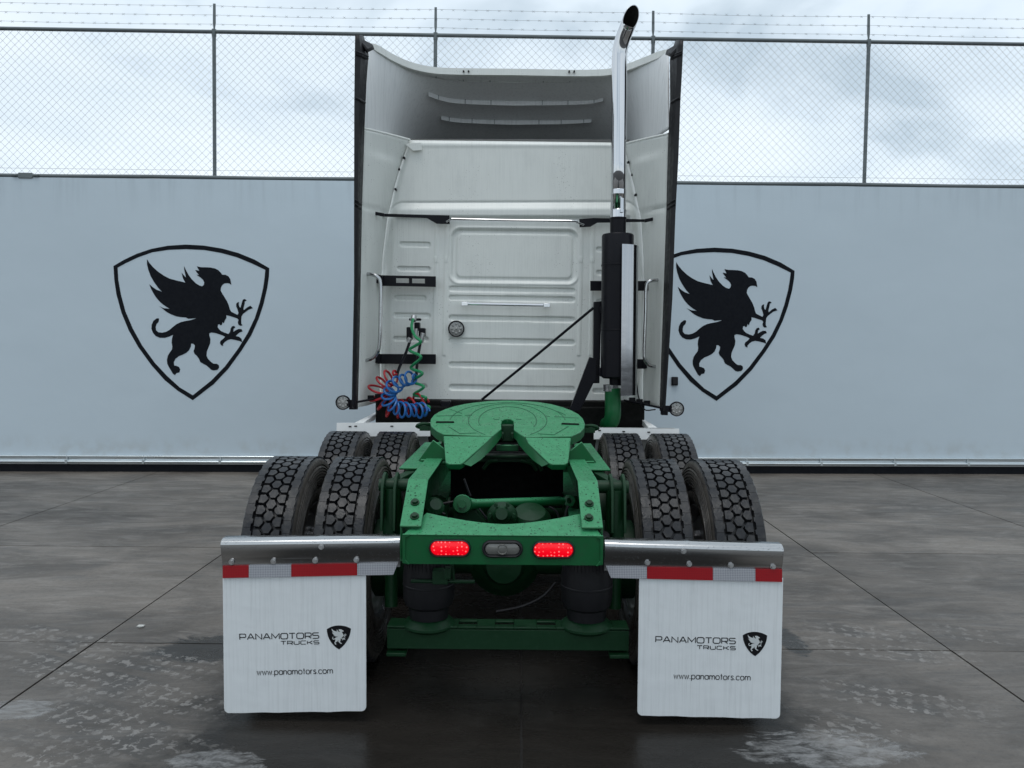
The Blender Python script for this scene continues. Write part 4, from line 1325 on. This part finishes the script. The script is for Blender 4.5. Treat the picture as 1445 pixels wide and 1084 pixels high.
# sides and roof run forward
fwd = 2.9
L_, Rr, Tt = G[:, 0], G[:, -1], G[0, :]
def ext(edge, dx):
    e2 = edge.copy(); e2[:, 1] = YC + fwd; e2[:, 0] += dx
    return np.stack([edge, edge * .5 + e2 * .5 + np.array([dx * .3, 0, 0]), e2], 1)
m.grid(ext(L_[::4], -.05)); m.grid(ext(Rr[::4], .05))
t2 = Tt[::4].copy(); t3 = t2.copy(); t3[:, 1] = YC + fwd
m.grid(np.stack([t2, t3], 0))
b2 = G[-1, ::4].copy(); b3 = b2.copy(); b3[:, 1] = YC + fwd
m.grid(np.stack([b2, b3], 0))
cab = m.build('cab', M_WHITE, truck, sm=50)
m = MB()
m.box((tx(0), 9.9, 1.25), (1.9, .75, .85))
m.build('bonnet', M_WHITE, truck, bevel=.12)
PL = M_BLACK
for (px, py_, r) in ((570, 222.7, .011), (562.4, 238.5, .012), (558, 267, .010), (588.8, 208, .008), (886.5, 229, .010), (893, 246.5, .013), (897, 275, .011)):
    c = at(px, py_, YC - .004 + (.02 if px in (558, 562.4, 897, 893) else .004))
    MB().lathe([(.001, .010), (r * .8, .009), (r, .004), (r, -.02)], c, (0, -1, 0), 14).build('plug', PL, cab)
m = MB()
m.prism([at(x, y, YC - .012) for x, y in ((571, 203), (594.5, 201), (595.5, 212), (583, 213))], (0, .01, 0))
m.build('corner_plate', M_WHITE, cab, bevel=.002)

# strap brackets, grab rails
def black_plate(pts, Yp, t, name='bracket', par=None, mat=None):
    return MB().prism([at(x, y, Yp) for x, y in pts], (0, t, 0)).build(name, mat or M_BLACK, par or truck, bevel=.002)
YB_ = YC - .09
black_plate([(541, 301.5), (634, 304), (634.5, 316), (616, 315.5), (602, 307.5), (541, 305.5)], YB_, .02)
black_plate([(817.5, 309), (838, 307.5), (910, 309.5), (910, 313), (843, 314), (833, 320), (818, 320.5)], YB_, .02)
black_plate([(508.5, 291), (520, 297), (542, 301), (542, 306), (519, 301), (508.5, 294)], 6.5, .015, 'strap')
black_plate([(910, 309), (926, 306), (943, 297), (943, 301), (928, 310), (910, 314)], 6.5, .015, 'strap')
MB().tube(spline([at(630, 313, YB_ - .02), at(637, 309.5, YB_ - .04), at(645, 309.3, YB_ - .045), at(722, 311, YB_ - .045), at(806, 312, YB_ - .045), at(814, 314, YB_ - .04), at(824, 317.5, YB_ - .02)], 30), .008, 8).build('grab_rail', M_CHROME, truck)
hr = MB()
hr.tube([at(660, 429, YB_), at(767, 431, YB_)], .012, 10)
for px, q in ((656, 429), (771.5, 431)):
    hr.box(at(px, q, YB_ + .02), (.055, .05, .032))
hr.build('grab_rail', M_CHROME, truck, bevel=.004)
# slotted black brackets carrying the extenders
def slotted(x0, x1, y0, y1, holes, Yp, lean_=.0):
    m = MB()
    xs_ = [x0] + [v for h in holes for v in h] + [x1]
    dy = lambda x: (x - x0) * lean_
    hh = (y1 - y0)
    def q(xa, xb, ya, yb): m.prism([at(xa, ya + dy(xa), Yp), at(xb, ya + dy(xb), Yp), at(xb, yb + dy(xb), Yp), at(xa, yb + dy(xa), Yp)], (0, .008, 0))
    for i in range(0, len(xs_), 2): q(xs_[i], xs_[i + 1], y0, y1)
    for (a_, b_) in holes:
        q(a_, b_, y0, y0 + hh * .27); q(a_, b_, y1 - hh * .27, y1)
    m.prism([at(x0, y0 + dy(x0), Yp), at(x1, y0 + dy(x1), Yp), at(x1, y0 + dy(x1), Yp + .06), at(x0, y0 + dy(x0), Yp + .06)], (0, 0, -.006))
    m.prism([at(x0, y1 + dy(x0), Yp), at(x1, y1 + dy(x1), Yp), at(x1, y1 + dy(x1), Yp + .06), at(x0, y1 + dy(x0), Yp + .06)], (0, 0, -.006))
    m.build('extender_bracket', M_BLACK, truck, bevel=.0015)
slotted(537, 615, 388.5, 402.5, [(559, 577), (581.5, 599.5)], YC - .10, .02)
slotted(533, 615, 499.5, 512.5, [], YC - .10, .006)
slotted(833, 913, 396.5, 409.5, [], YC - .10, .0)
slotted(868, 911, 507, 519.5, [], YC - .10, .0)
for pts in ([(511, 384), (516, 383.5), (540, 389), (540, 403), (512, 391)], [(507, 500), (536, 499), (536, 512.5), (507, 512)], [(911, 397), (934, 392), (937, 394), (937, 404), (911, 411)], [(909, 507), (934, 506.5), (934, 519), (909, 520)]):
    MB().prism([at(x, y, 6.62) for x, y in pts], (0, .02, 0)).build('extender_bracket', M_BLACK, truck, bevel=.002)
MB().tube(spline([at(512, 387, 6.42), at(522, 387, 6.40), at(533, 391, 6.39), at(537, 402, 6.39), at(536.8, 440, 6.39), at(535.5, 485, 6.39), at(531, 500, 6.39), at(522, 507.5, 6.40), at(511, 509, 6.42)], 50), .0145, 10).build('grab_handle', M_STEEL, truck)
MB().tube(spline([at(937, 395, 6.42), at(926, 395.5, 6.40), at(915, 398, 6.39), at(911.5, 408, 6.39), at(911, 440, 6.39), at(909, 495, 6.39), at(911, 509, 6.39), at(919, 516.5, 6.40), at(934, 517, 6.42)], 50), .0145, 10).build('grab_handle', M_STEEL, truck)

# side extenders: white inner skins with black rubber trim
TI = {-1: [(182, 512.5), (230, 511), (290, 509), (400, 507.5), (500, 506), (576, 504)], 1: [(190, 943), (230, 943), (300, 941.5), (400, 938), (450, 936), (500, 934.5), (579, 932.5)]}
for s_ in (-1, 1):
    XT = XL if s_ < 0 else XR
    rows = []
    y_top = 182 if s_ < 0 else 190
    NY = 90
    for i in range(NY + 1):
        t = i / NY
        row = []
        for j in range(17):
            w_ = j / 16                            # 0 at the trailing edge, 1 at the cab corner
            ytr = lerp(y_top, 575, t)
            yco = lerp(198 if s_ < 0 else 204, 566, t)
            xtr, xco = interp(TI[s_], ytr), interp(XT, yco) + (2 if s_ < 0 else -2)
            px = lerp(xtr, xco, w_ ** .92)
            pyy = lerp(ytr, yco, w_)
            Yp = lerp(6.30, YC + .03, w_)
            # pressed step below the top, and the horizontal seam
            yr = pyy - (228 if s_ < 0 else 222) + (6 if s_ < 0 else 12) * (w_ if s_ > 0 else -w_ + 1) * (1)
            bulge = .020 * (1 / (1 + math.exp(-(pyy - (214 + 16 * w_)) / 1.6))) * math.sin(PI * min(1, max(0, w_ * 1.0))) 
            seam = -.014 * math.exp(-((pyy - (292 + 10 * w_)) / 1.6) ** 2)
            p_ = at(px, pyy, Yp)
            p_.x += -s_ * (bulge + seam) * .8
            p_.y -= (bulge + seam) * .4
            row.append(tuple(p_))
        rows.append(row)
    m = MB().grid(np.array(rows))
    ex = m.build('side_extender', M_WHITE, truck, sm=50, solid=.012)
    # top flange
    tp = [Vector(p) for p in rows[0]]
    MB().tube([p + Vector((s_ * .0, 0, .004)) for p in tp], .011, 8).build('flange', M_WHITE, ex)
    # rubber trim
    OUT = {-1: [(50, 501.5), (150, 500.3), (290, 500), (400, 500), (500, 498), (578, 496.5)], 1: [(57, 964), (110, 961.5), (142, 959.7), (220, 957), (300, 952.8), (420, 948.5), (500, 943.5), (580, 938.5)]}[s_]
    INN = {-1: [(50, 512), (75, 519), (110, 516), (180, 513), (230, 511.5), (290, 509.5), (400, 507.5), (500, 505.5), (578, 503.5)], 1: [(57, 954), (80, 946.5), (142, 946.8), (220, 943.5), (300, 941.5), (420, 937.5), (500, 934.5), (580, 932)]}[s_]
    m = MB()
    rows = []
    y0_, y1_ = OUT[0][0], OUT[-1][0]
    for i in range(61):
        yy = lerp(y0_, y1_, i / 60)
        xo_, xi_ = interp(OUT, yy), interp(INN, yy)
        a_, b_ = at(xo_, yy, 6.12), at(xi_, yy, 6.24)
        mid = at(lerp(xo_, xi_, .45), yy, 6.14)
        rib = .008 if (70 < yy < 142 and 40 < (yy - 40) % 50) else 0
        rows.append([tuple(a_ + Vector((s_ * .004, .35, 0))), tuple(a_ + Vector((0, .03, 0))), tuple(a_), tuple(mid + Vector((0, -.006, 0))), tuple(b_.lerp(mid, .5)), tuple(b_ + Vector((0, .02, 0)))])
    m.grid(np.array(rows))
    m.build('edge_trim', M_TRIM, ex, sm=50, solid=.008)
    # gusset at the top corner
    g_ = [(501.5, 50), (525, 62), (527, 65), (519, 69), (517, 72)] if s_ < 0 else [(964, 57), (941, 70), (940, 73), (947, 76), (949, 80)]
    MB().prism([at(x, y, 6.25 + (.02 if i in (1, 2) else -.08)) for i, (x, y) in enumerate(g_)], (0, .04, -.01)).build('corner_cap', M_TRIM, ex, bevel=.004)
    for yy in (75, 78, 140, 284, 290):
        xo_, xi_ = interp(OUT, yy), interp(INN, yy)
        MB().tube([at(xo_ + s_ * -.5, yy - 2, 6.115), at(lerp(xo_, xi_, .5), yy + 1, 6.13), at(xi_, yy + 5, 6.22)], .010, 6).build('trim_rib', M_TRIM, ex)
    # foot bracket and work light
    c = at(484.5, 568, 6.15) if s_ < 0 else at(954.5, 577, 6.15)
    q = at(497, 569, 6.15) if s_ < 0 else at(938, 577, 6.15)
    m = MB()
    m.beam(q + Vector((s_ * -.02, 0, 0)), c.lerp(q, .4), .03, .05); m.box(q + Vector((0, .02, -.02)), (.05, .05, .06))
    for k_ in range(3): m.box(q + Vector((-s_ * (.10 + .06 * k_), .25, .03 + .012 * k_)), (.05, .03, .035))
    m.tube([q + Vector((-s_ * .0, .05, 0)), q + Vector((-s_ * .28, .3, .045))], .010, 6)
    m.build('foot_bracket', M_BLACK, ex, bevel=.003)
    wlg = empty('work_light', c, truck)
    def worklight(c, r, wlg):
        MB().lathe([(r * .55, -.05), (r * .9, -.03), (r, 0), (r, .02), (r * .93, .026), (r * .86, .022), (r * .86, .012)], c, (0, -1, 0), 32).build('bezel', M_BLACK, wlg)
        l = MB().lathe([(.0005, .016), (r * .5, .015), (r * .87, .012)], c, (0, -1, 0), 24)
        for k_ in range(9):
            a = k_ * PI / 4
            rr = 0 if k_ == 8 else r * .55
            l.sphere((c.x + rr * math.cos(a), c.y - .013, c.z + rr * math.sin(a)), r * .17, 8, 6, (1, .6, 1))
        l.build('lens', M_LENS, wlg)
    worklight(c, .058, wlg)
c = at(644, 464, YC - .01)
wlg = empty('cab_light', c, truck)
worklight(c, .070, wlg)

# roof fairing: hollow shell open to the rear -------------------------
RIM_PX = [(519, 62), (531, 65.5), (554, 79), (580, 90), (611, 96.5), (646, 98.3), (690, 98.8), (732, 99.2), (775, 100), (809, 100.6), (840, 100.3), (862, 98.6), (886.6, 92), (909, 83.5), (930, 75), (943, 71)]
ZRIM = 4.12
rim_pts = []
for i, (px, pyy) in enumerate(RIM_PX):
    p_ = atz(px, pyy, ZRIM + (px - 731) * -.00005)
    rim_pts.append(p_)
NU = 81
rim = spline(rim_pts, NU)
zlow = 3.40
bl0 = at(512.5, 183, 6.32); br0 = at(943.5, 191, 6.32)
cxr = (bl0.x + br0.x) / 2
bot_ctrl = [bl0, Vector((cxr - 1.15, 6.62, zlow)), Vector((cxr - 1.10, 7.0, zlow)), Vector((cxr - 1.07, 7.8, zlow)), Vector((cxr - .96, 8.75, zlow)), Vector((cxr - .45, 8.95, zlow)), Vector((cxr, 8.95, zlow)),
            Vector((cxr + .45, 8.95, zlow)), Vector((cxr + .96, 8.75, zlow)), Vector((cxr + 1.07, 7.8, zlow)), Vector((cxr + 1.10, 7.0, zlow)), Vector((cxr + 1.15, 6.62, zlow)), br0]
for p_ in bot_ctrl: p_.z = zlow
bot = spline(bot_ctrl, NU)
rows = []
NV = 28
for j in range(NV + 1):
    v = j / NV
    row = []
    for i in range(NU):
        a_, b_ = rim[i], bot[i]
        cen = 1 - abs(i / (NU - 1) - .5) * 2
        sidew = 1 - min(1, max(0, (cen - .22) / .25))       # 1 on the side walls
        zz = lerp(a_.z, b_.z, v)
        hv = lerp(v ** .95, v ** .8, sidew)
        p_ = Vector((lerp(a_.x, b_.x, hv), lerp(a_.y, b_.y, hv), zz))
        row.append(tuple(p_))
    rows.append(row)
fair = MB().grid(np.array(rows)).build('roof_fairing', M_GEL, truck, sm=60, solid=.014)
m = MB()
sec = [(0.0, .012), (-.016, .008), (-.020, -.012), (-.016, -.048), (0, -.056), (.02, -.050), (.02, .006)]
n = len(sec)
vs = []
for i in range(NU):
    a_ = rim[max(0, i - 1)]; b_ = rim[min(NU - 1, i + 1)]
    t = (b_ - a_); t.z = 0; t.normalize()
    out_ = Vector((t.y, -t.x, 0))                # towards the rear
    taper = min(1, min(i, NU - 1 - i) / 8 + .35)
    for o_, z in sec: vs.append(rim[i] - out_ * o_ * -1 + Vector((0, 0, z * taper)))
m.add(vs, [(i * n + k, (i + 1) * n + k, (i + 1) * n + (k + 1) % n, i * n + (k + 1) % n) for i in range(NU - 1) for k in range(n)] + [tuple(range(n)), tuple((NU - 1) * n + k for k in range(n))])
m.build('rim_lip', M_WHITE, fair, sm=40)
for px in (654.5, 661.5, 803, 810):
    c = atz(px, 102.2, 4.1); c.y -= .02
    MB().cyl(c + Vector((0, .02, 0)), c - Vector((0, .012, 0)), .008, 8).build('plug', M_BLACK, fair)
def rib(v, x0, x1, h, d, name='stiffener'):
    m = MB()
    pts = []
    for i in range(21):
        t = i / 20
        x = lerp(x0, x1, t)
        # shell point at this height and x
        j = min(NV, int(round(v * NV)))
        row = rows[j]
        yv = np.interp(x, [p[0] for p in row[6:-6]], [p[1] for p in row[6:-6]]); zv = row[NU // 2][2]
        vee = .016 * (1 - abs(t - .5) * 2) - .03
        pts.append((x, yv, zv - vee))
    sec_ = [(-.02, .02), (-d, -h * .35), (-d, -h), (-d + .012, -h), (-.005, -h * .2), (.01, .02)]
    n = len(sec_)
    m.add([(p[0], p[1] + a_, p[2] + b_) for p in pts for a_, b_ in sec_], [(i * n + k, (i + 1) * n + k, (i + 1) * n + (k + 1) % n, i * n + (k + 1) % n) for i in range(20) for k in range(n)] + [tuple(range(n)), tuple(20 * n + k for k in range(n))])
    rb = m.build(name, M_GEL, fair, sm=20)
    for i in (1, 4, 7, 13, 16, 19):
        p_ = pts[i]
        MB().box((p_[0], p_[1] - d - .003, p_[2] - h * .55), (.008, .012, h * .8)).build('tab', M_TRIM if False else M_GALV, rb, sm=0)
rd = MB().box((cxr, 7.95, zlow + .045), (1.95, 2.2, .02))
rd.build('bounce_blocker', plain('grey_bounce_blocker', (.13, .13, .127), .8), truck, sm=0)  # unseen dark sheet, added to cut bounce light inside the fairing
rib(.21, cxr - .80, cxr + .80, .05, .045)
rib(.36, cxr - .72, cxr + .72, .05, .05)
rib(.07, cxr - .80, cxr + .80, .03, .02)

# ---- exhaust -----------------------------------------------------------
YE = 6.22
ke = YE / FPX
ex0 = at(871.5, 430, YE)
exh = empty('exhaust', at(871.5, 430, YE), truck)
def ex_at(px, pyy): return at(px, pyy, YE)
m = MB()
A_, B_ = ex_at(870, 534), ex_at(871.8, 331)
axd = (B_ - A_).normalized(); Lm = (B_ - A_).length
rm = 22.3 * ke
m.lathe([(.055, -.055), (.057, 0), (rm * .85, .0), (rm, .015), (rm, Lm * .33), (rm + .003, Lm * .332), (rm + .003, Lm * .34), (rm, Lm * .342), (rm, Lm * .78), (rm + .003, Lm * .782), (rm + .003, Lm * .79), (rm, Lm * .792), (rm, Lm - .012), (rm * .94, Lm), (.055, Lm + .01)], A_, axd, 40)
m.build('muffler', M_BLACK, exh)
C_ = ex_at(872.3, 306)
MB().lathe([(.062, -.02), (.0625, .12), (.066, .122), (.066, .135), (.058, .137)], ex_at(872, 332), axd, 28).build('clamp', M_BLACK, exh)
# chrome stack, bent back and cut
P_ = [ex_at(872.3, 312), ex_at(873.0, 230), ex_at(873.6, 150), ex_at(874, 95), ex_at(874.3, 80)]
base = ex_at(874.3, 80)
tip_d = Vector((.34, -.46, .84)).normalized()
for i in range(1, 9):
    t = i / 8
    d_ = Vector((0, 0, 1)).lerp(tip_d, t).normalized()
    base = base + d_ * .022
    P_.append(base.copy())
for i in range(2): base = base + tip_d * .056; P_.append(base.copy())
rs = 10.2 * ke
seg = 32
m = MB()
m.tube(P_, rs, seg, cap=False)
# mitre: shear the last ring onto a steep plane facing the rear
nv = len(m.v); last = range(nv - seg, nv)
cen = P_[-1]
nrm = Vector((.12, -1.0, .06)).normalized()
for i in last:
    v = Vector(m.v[i]); t = (cen - v).dot(nrm) / tip_d.dot(nrm)
    m.v[i] = tuple(v + tip_d * t)
m.build('stack', M_CHROME, exh, sm=60, solid=.004)
m = MB()
m.tube([p for p in P_[3:]], rs * .93, seg, cap=False)
nv = len(m.v)
for i in range(nv - seg, nv):
    v = Vector(m.v[i]); t = (cen - nrm * -.004 - v).dot(nrm) / tip_d.dot(nrm)
    m.v[i] = tuple(v + tip_d * (t - .006))
m.build('stack_lining', M_DARK, exh, sm=60)
m = MB()
m.tube([ex_at(872.3, 309), ex_at(872.5, 297)], rs * 1.12, 28); m.tube([ex_at(872.7, 275), ex_at(872.8, 268)], rs * 1.06, 28)
m.box(ex_at(876, 292) + Vector((0, -rs * 1.1, 0)), (.025, .03, .11))
m.build('band_clamp', M_CHROME, exh, bevel=.002)
# chrome heat shield standing off the muffler
H0, H1 = ex_at(871 - .5, 557), ex_at(872.3, 348)
hl = (H1 - H0).length
rh = 28.0 * ke
hs = MB().lathe([(rh, 0), (rh, hl)], H0, (H1 - H0), 24, a0=R_(4), a1=R_(84)).build('heat_shield', M_SHIELD, exh, sm=60)
for yy in (375, 465):
    pass
# support post, braces
m = MB()
m.prism([at(x, y, 6.30) for x, y in ((838, 426), (849, 425), (846, 541), (837, 541))], (0, .07, 0))
m.build('support_post', M_BLACK, exh, bevel=.003)
m = MB()
m.prism([at(x, y, 6.27) for x, y in ((832, 504), (842, 506), (841, 538), (838, 540), (818, 581), (803, 581))], (0, .05, 0))
m.build('brace', M_BLACK, exh, bevel=.004)
MB().box(at(851, 437, 6.26), (.05, .04, .05)).build('clamp', M_BLACK, exh, bevel=.004)
MB().box(at(853, 525, 6.26), (.09, .06, .07)).build('clamp', M_BLACK, exh, bevel=.004)
MB().tube([at(837.5, 434.5, 6.28), at(760, 499, 6.45), at(680, 564, 6.62)], .011, 8).build('stay_rod', M_BLACK, exh)
m = MB()
m.lathe([(.062, 0), (.062, .05)], ex_at(862, 552), (0, 0, 1), 24)
m.build('coupling', M_STEEL, exh)
m = MB()
m.tube(spline([ex_at(864.5, 548), ex_at(864.8, 570), ex_at(864.5, 588), ex_at(862, 598) + Vector((0, .06, 0)), ex_at(861, 603) + Vector((0, .2, 0))], 16), .064, 24)
m.build('elbow_pipe', M_GREEN, exh)
m = MB()
m.tube(spline([at(896, 528, 6.3), at(899, 545, 6.3), at(901, 560, 6.3), at(909, 578, 6.3), at(925, 578, 6.25)], 16), .005, 6)
m.build('cable', M_BLACK, truck)

# ---- air and electric lines --------------------------------------------
YH = 6.38
kh = YH / FPX
gl = empty('gladhand_bracket', at(586, 468, 6.60), truck)
m = MB()
m.box(at(589, 461, 6.60), (.045, .08, .07)); m.box(at(586, 451, 6.60), (.10, .05, .02)); m.box(at(578, 471, 6.56), (.045, .07, .11)); m.box(at(596, 469, 6.56), (.055, .07, .07))
m.build('bracket_plate', M_BLACK, gl, bevel=.008)
m = MB()
m.tube([at(584, 446, 6.50), at(583, 453, 6.48)], .024, 12); m.tube([at(579, 477, 6.5), at(576, 483, 6.5)], .020, 10); m.tube([at(597, 470, 6.5), at(594, 484, 6.5)], .020, 10); m.tube([at(587.5, 464, 6.5), at(586.5, 474, 6.5)], .016, 10)
m.build('coupling', M_ZINC, gl, bevel=.002)
MB().tube(spline([at(578, 483, 6.5), at(572, 500, 6.46), at(563, 520, 6.42), at(560, 531, 6.40)], 14), .012, 8).build('air_line', M_BLACK, truck)
MB().tube(spline([at(593, 485, 6.5), at(589.5, 505, 6.46), at(588, 522, 6.44), at(587, 535, 6.42)], 14), .012, 8).build('air_line', M_BLACK, truck)
def coil(path, loops, rad, tube_r, mat, ell=1.0, phase=0.0, tilt=(0, 0, 1), lead=None, rvar=.15):
    N = loops * 22
    C = spline(path, N)
    pts = list(lead) if lead else []
    side = Vector(tilt)
    for i in range(N):
        t = i / (N - 1)
        tan = (C[min(i + 1, N - 1)] - C[max(i - 1, 0)]).normalized()
        n1 = Vector((0, -1, 0)); n1 = (n1 - tan * n1.dot(tan)).normalized()
        n2 = tan.cross(n1)
        a = phase + 2 * PI * loops * t
        r = rad * (1 + rvar * math.sin(i * .09 + phase * 3)) * min(1, .45 + 6 * min(t, 1 - t))
        # loops lie at a slant, so the coils read as open rings
        pts.append(C[i] + n1 * (r * .75 * math.cos(a)) + n2 * (r * math.sin(a)) + tan * (r * ell * math.cos(a)))
    return MB().tube(pts, tube_r, 8)
A6 = lambda x, y, d=YH: at(x, y, d)
coil([A6(559, 531), A6(549, 534), A6(538, 543), A6(533, 555), A6(538, 567), A6(549, 574), A6(563, 576), A6(578, 573), A6(592, 569), A6(603, 566)], 11, .074, .0092, M_HRED, .42, .4, lead=[A6(560, 528, 6.40)]).build('air_hose', M_HRED, truck)
coil([A6(586, 534, 6.34), A6(574, 535, 6.33), A6(561, 541, 6.32), A6(551, 551, 6.31), A6(548, 562, 6.30), A6(554, 573, 6.28), A6(566, 578, 6.27), A6(580, 579, 6.26), A6(593, 579, 6.25), A6(604, 580, 6.24)], 15, .054, .0092, M_HBLU, .80, .0, lead=[A6(587, 531, 6.40)]).build('air_hose', M_HBLU, truck)
gp = [A6(583, 450, 6.46), A6(581, 462, 6.42), A6(586, 475, 6.36), A6(593.5, 483, 6.33)]
zz = [(578, 494), (594, 504), (580, 519), (596, 527), (582, 538), (598, 546), (584, 557), (601, 561), (596, 570), (606, 575), (600, 583)]
for i, (x, y) in enumerate(zz): gp.append(A6(x, y, 6.30 if i % 2 else 6.40))
MB().tube(spline(gp, 150), .012, 8).build('electric_cable', M_HGRN, truck)
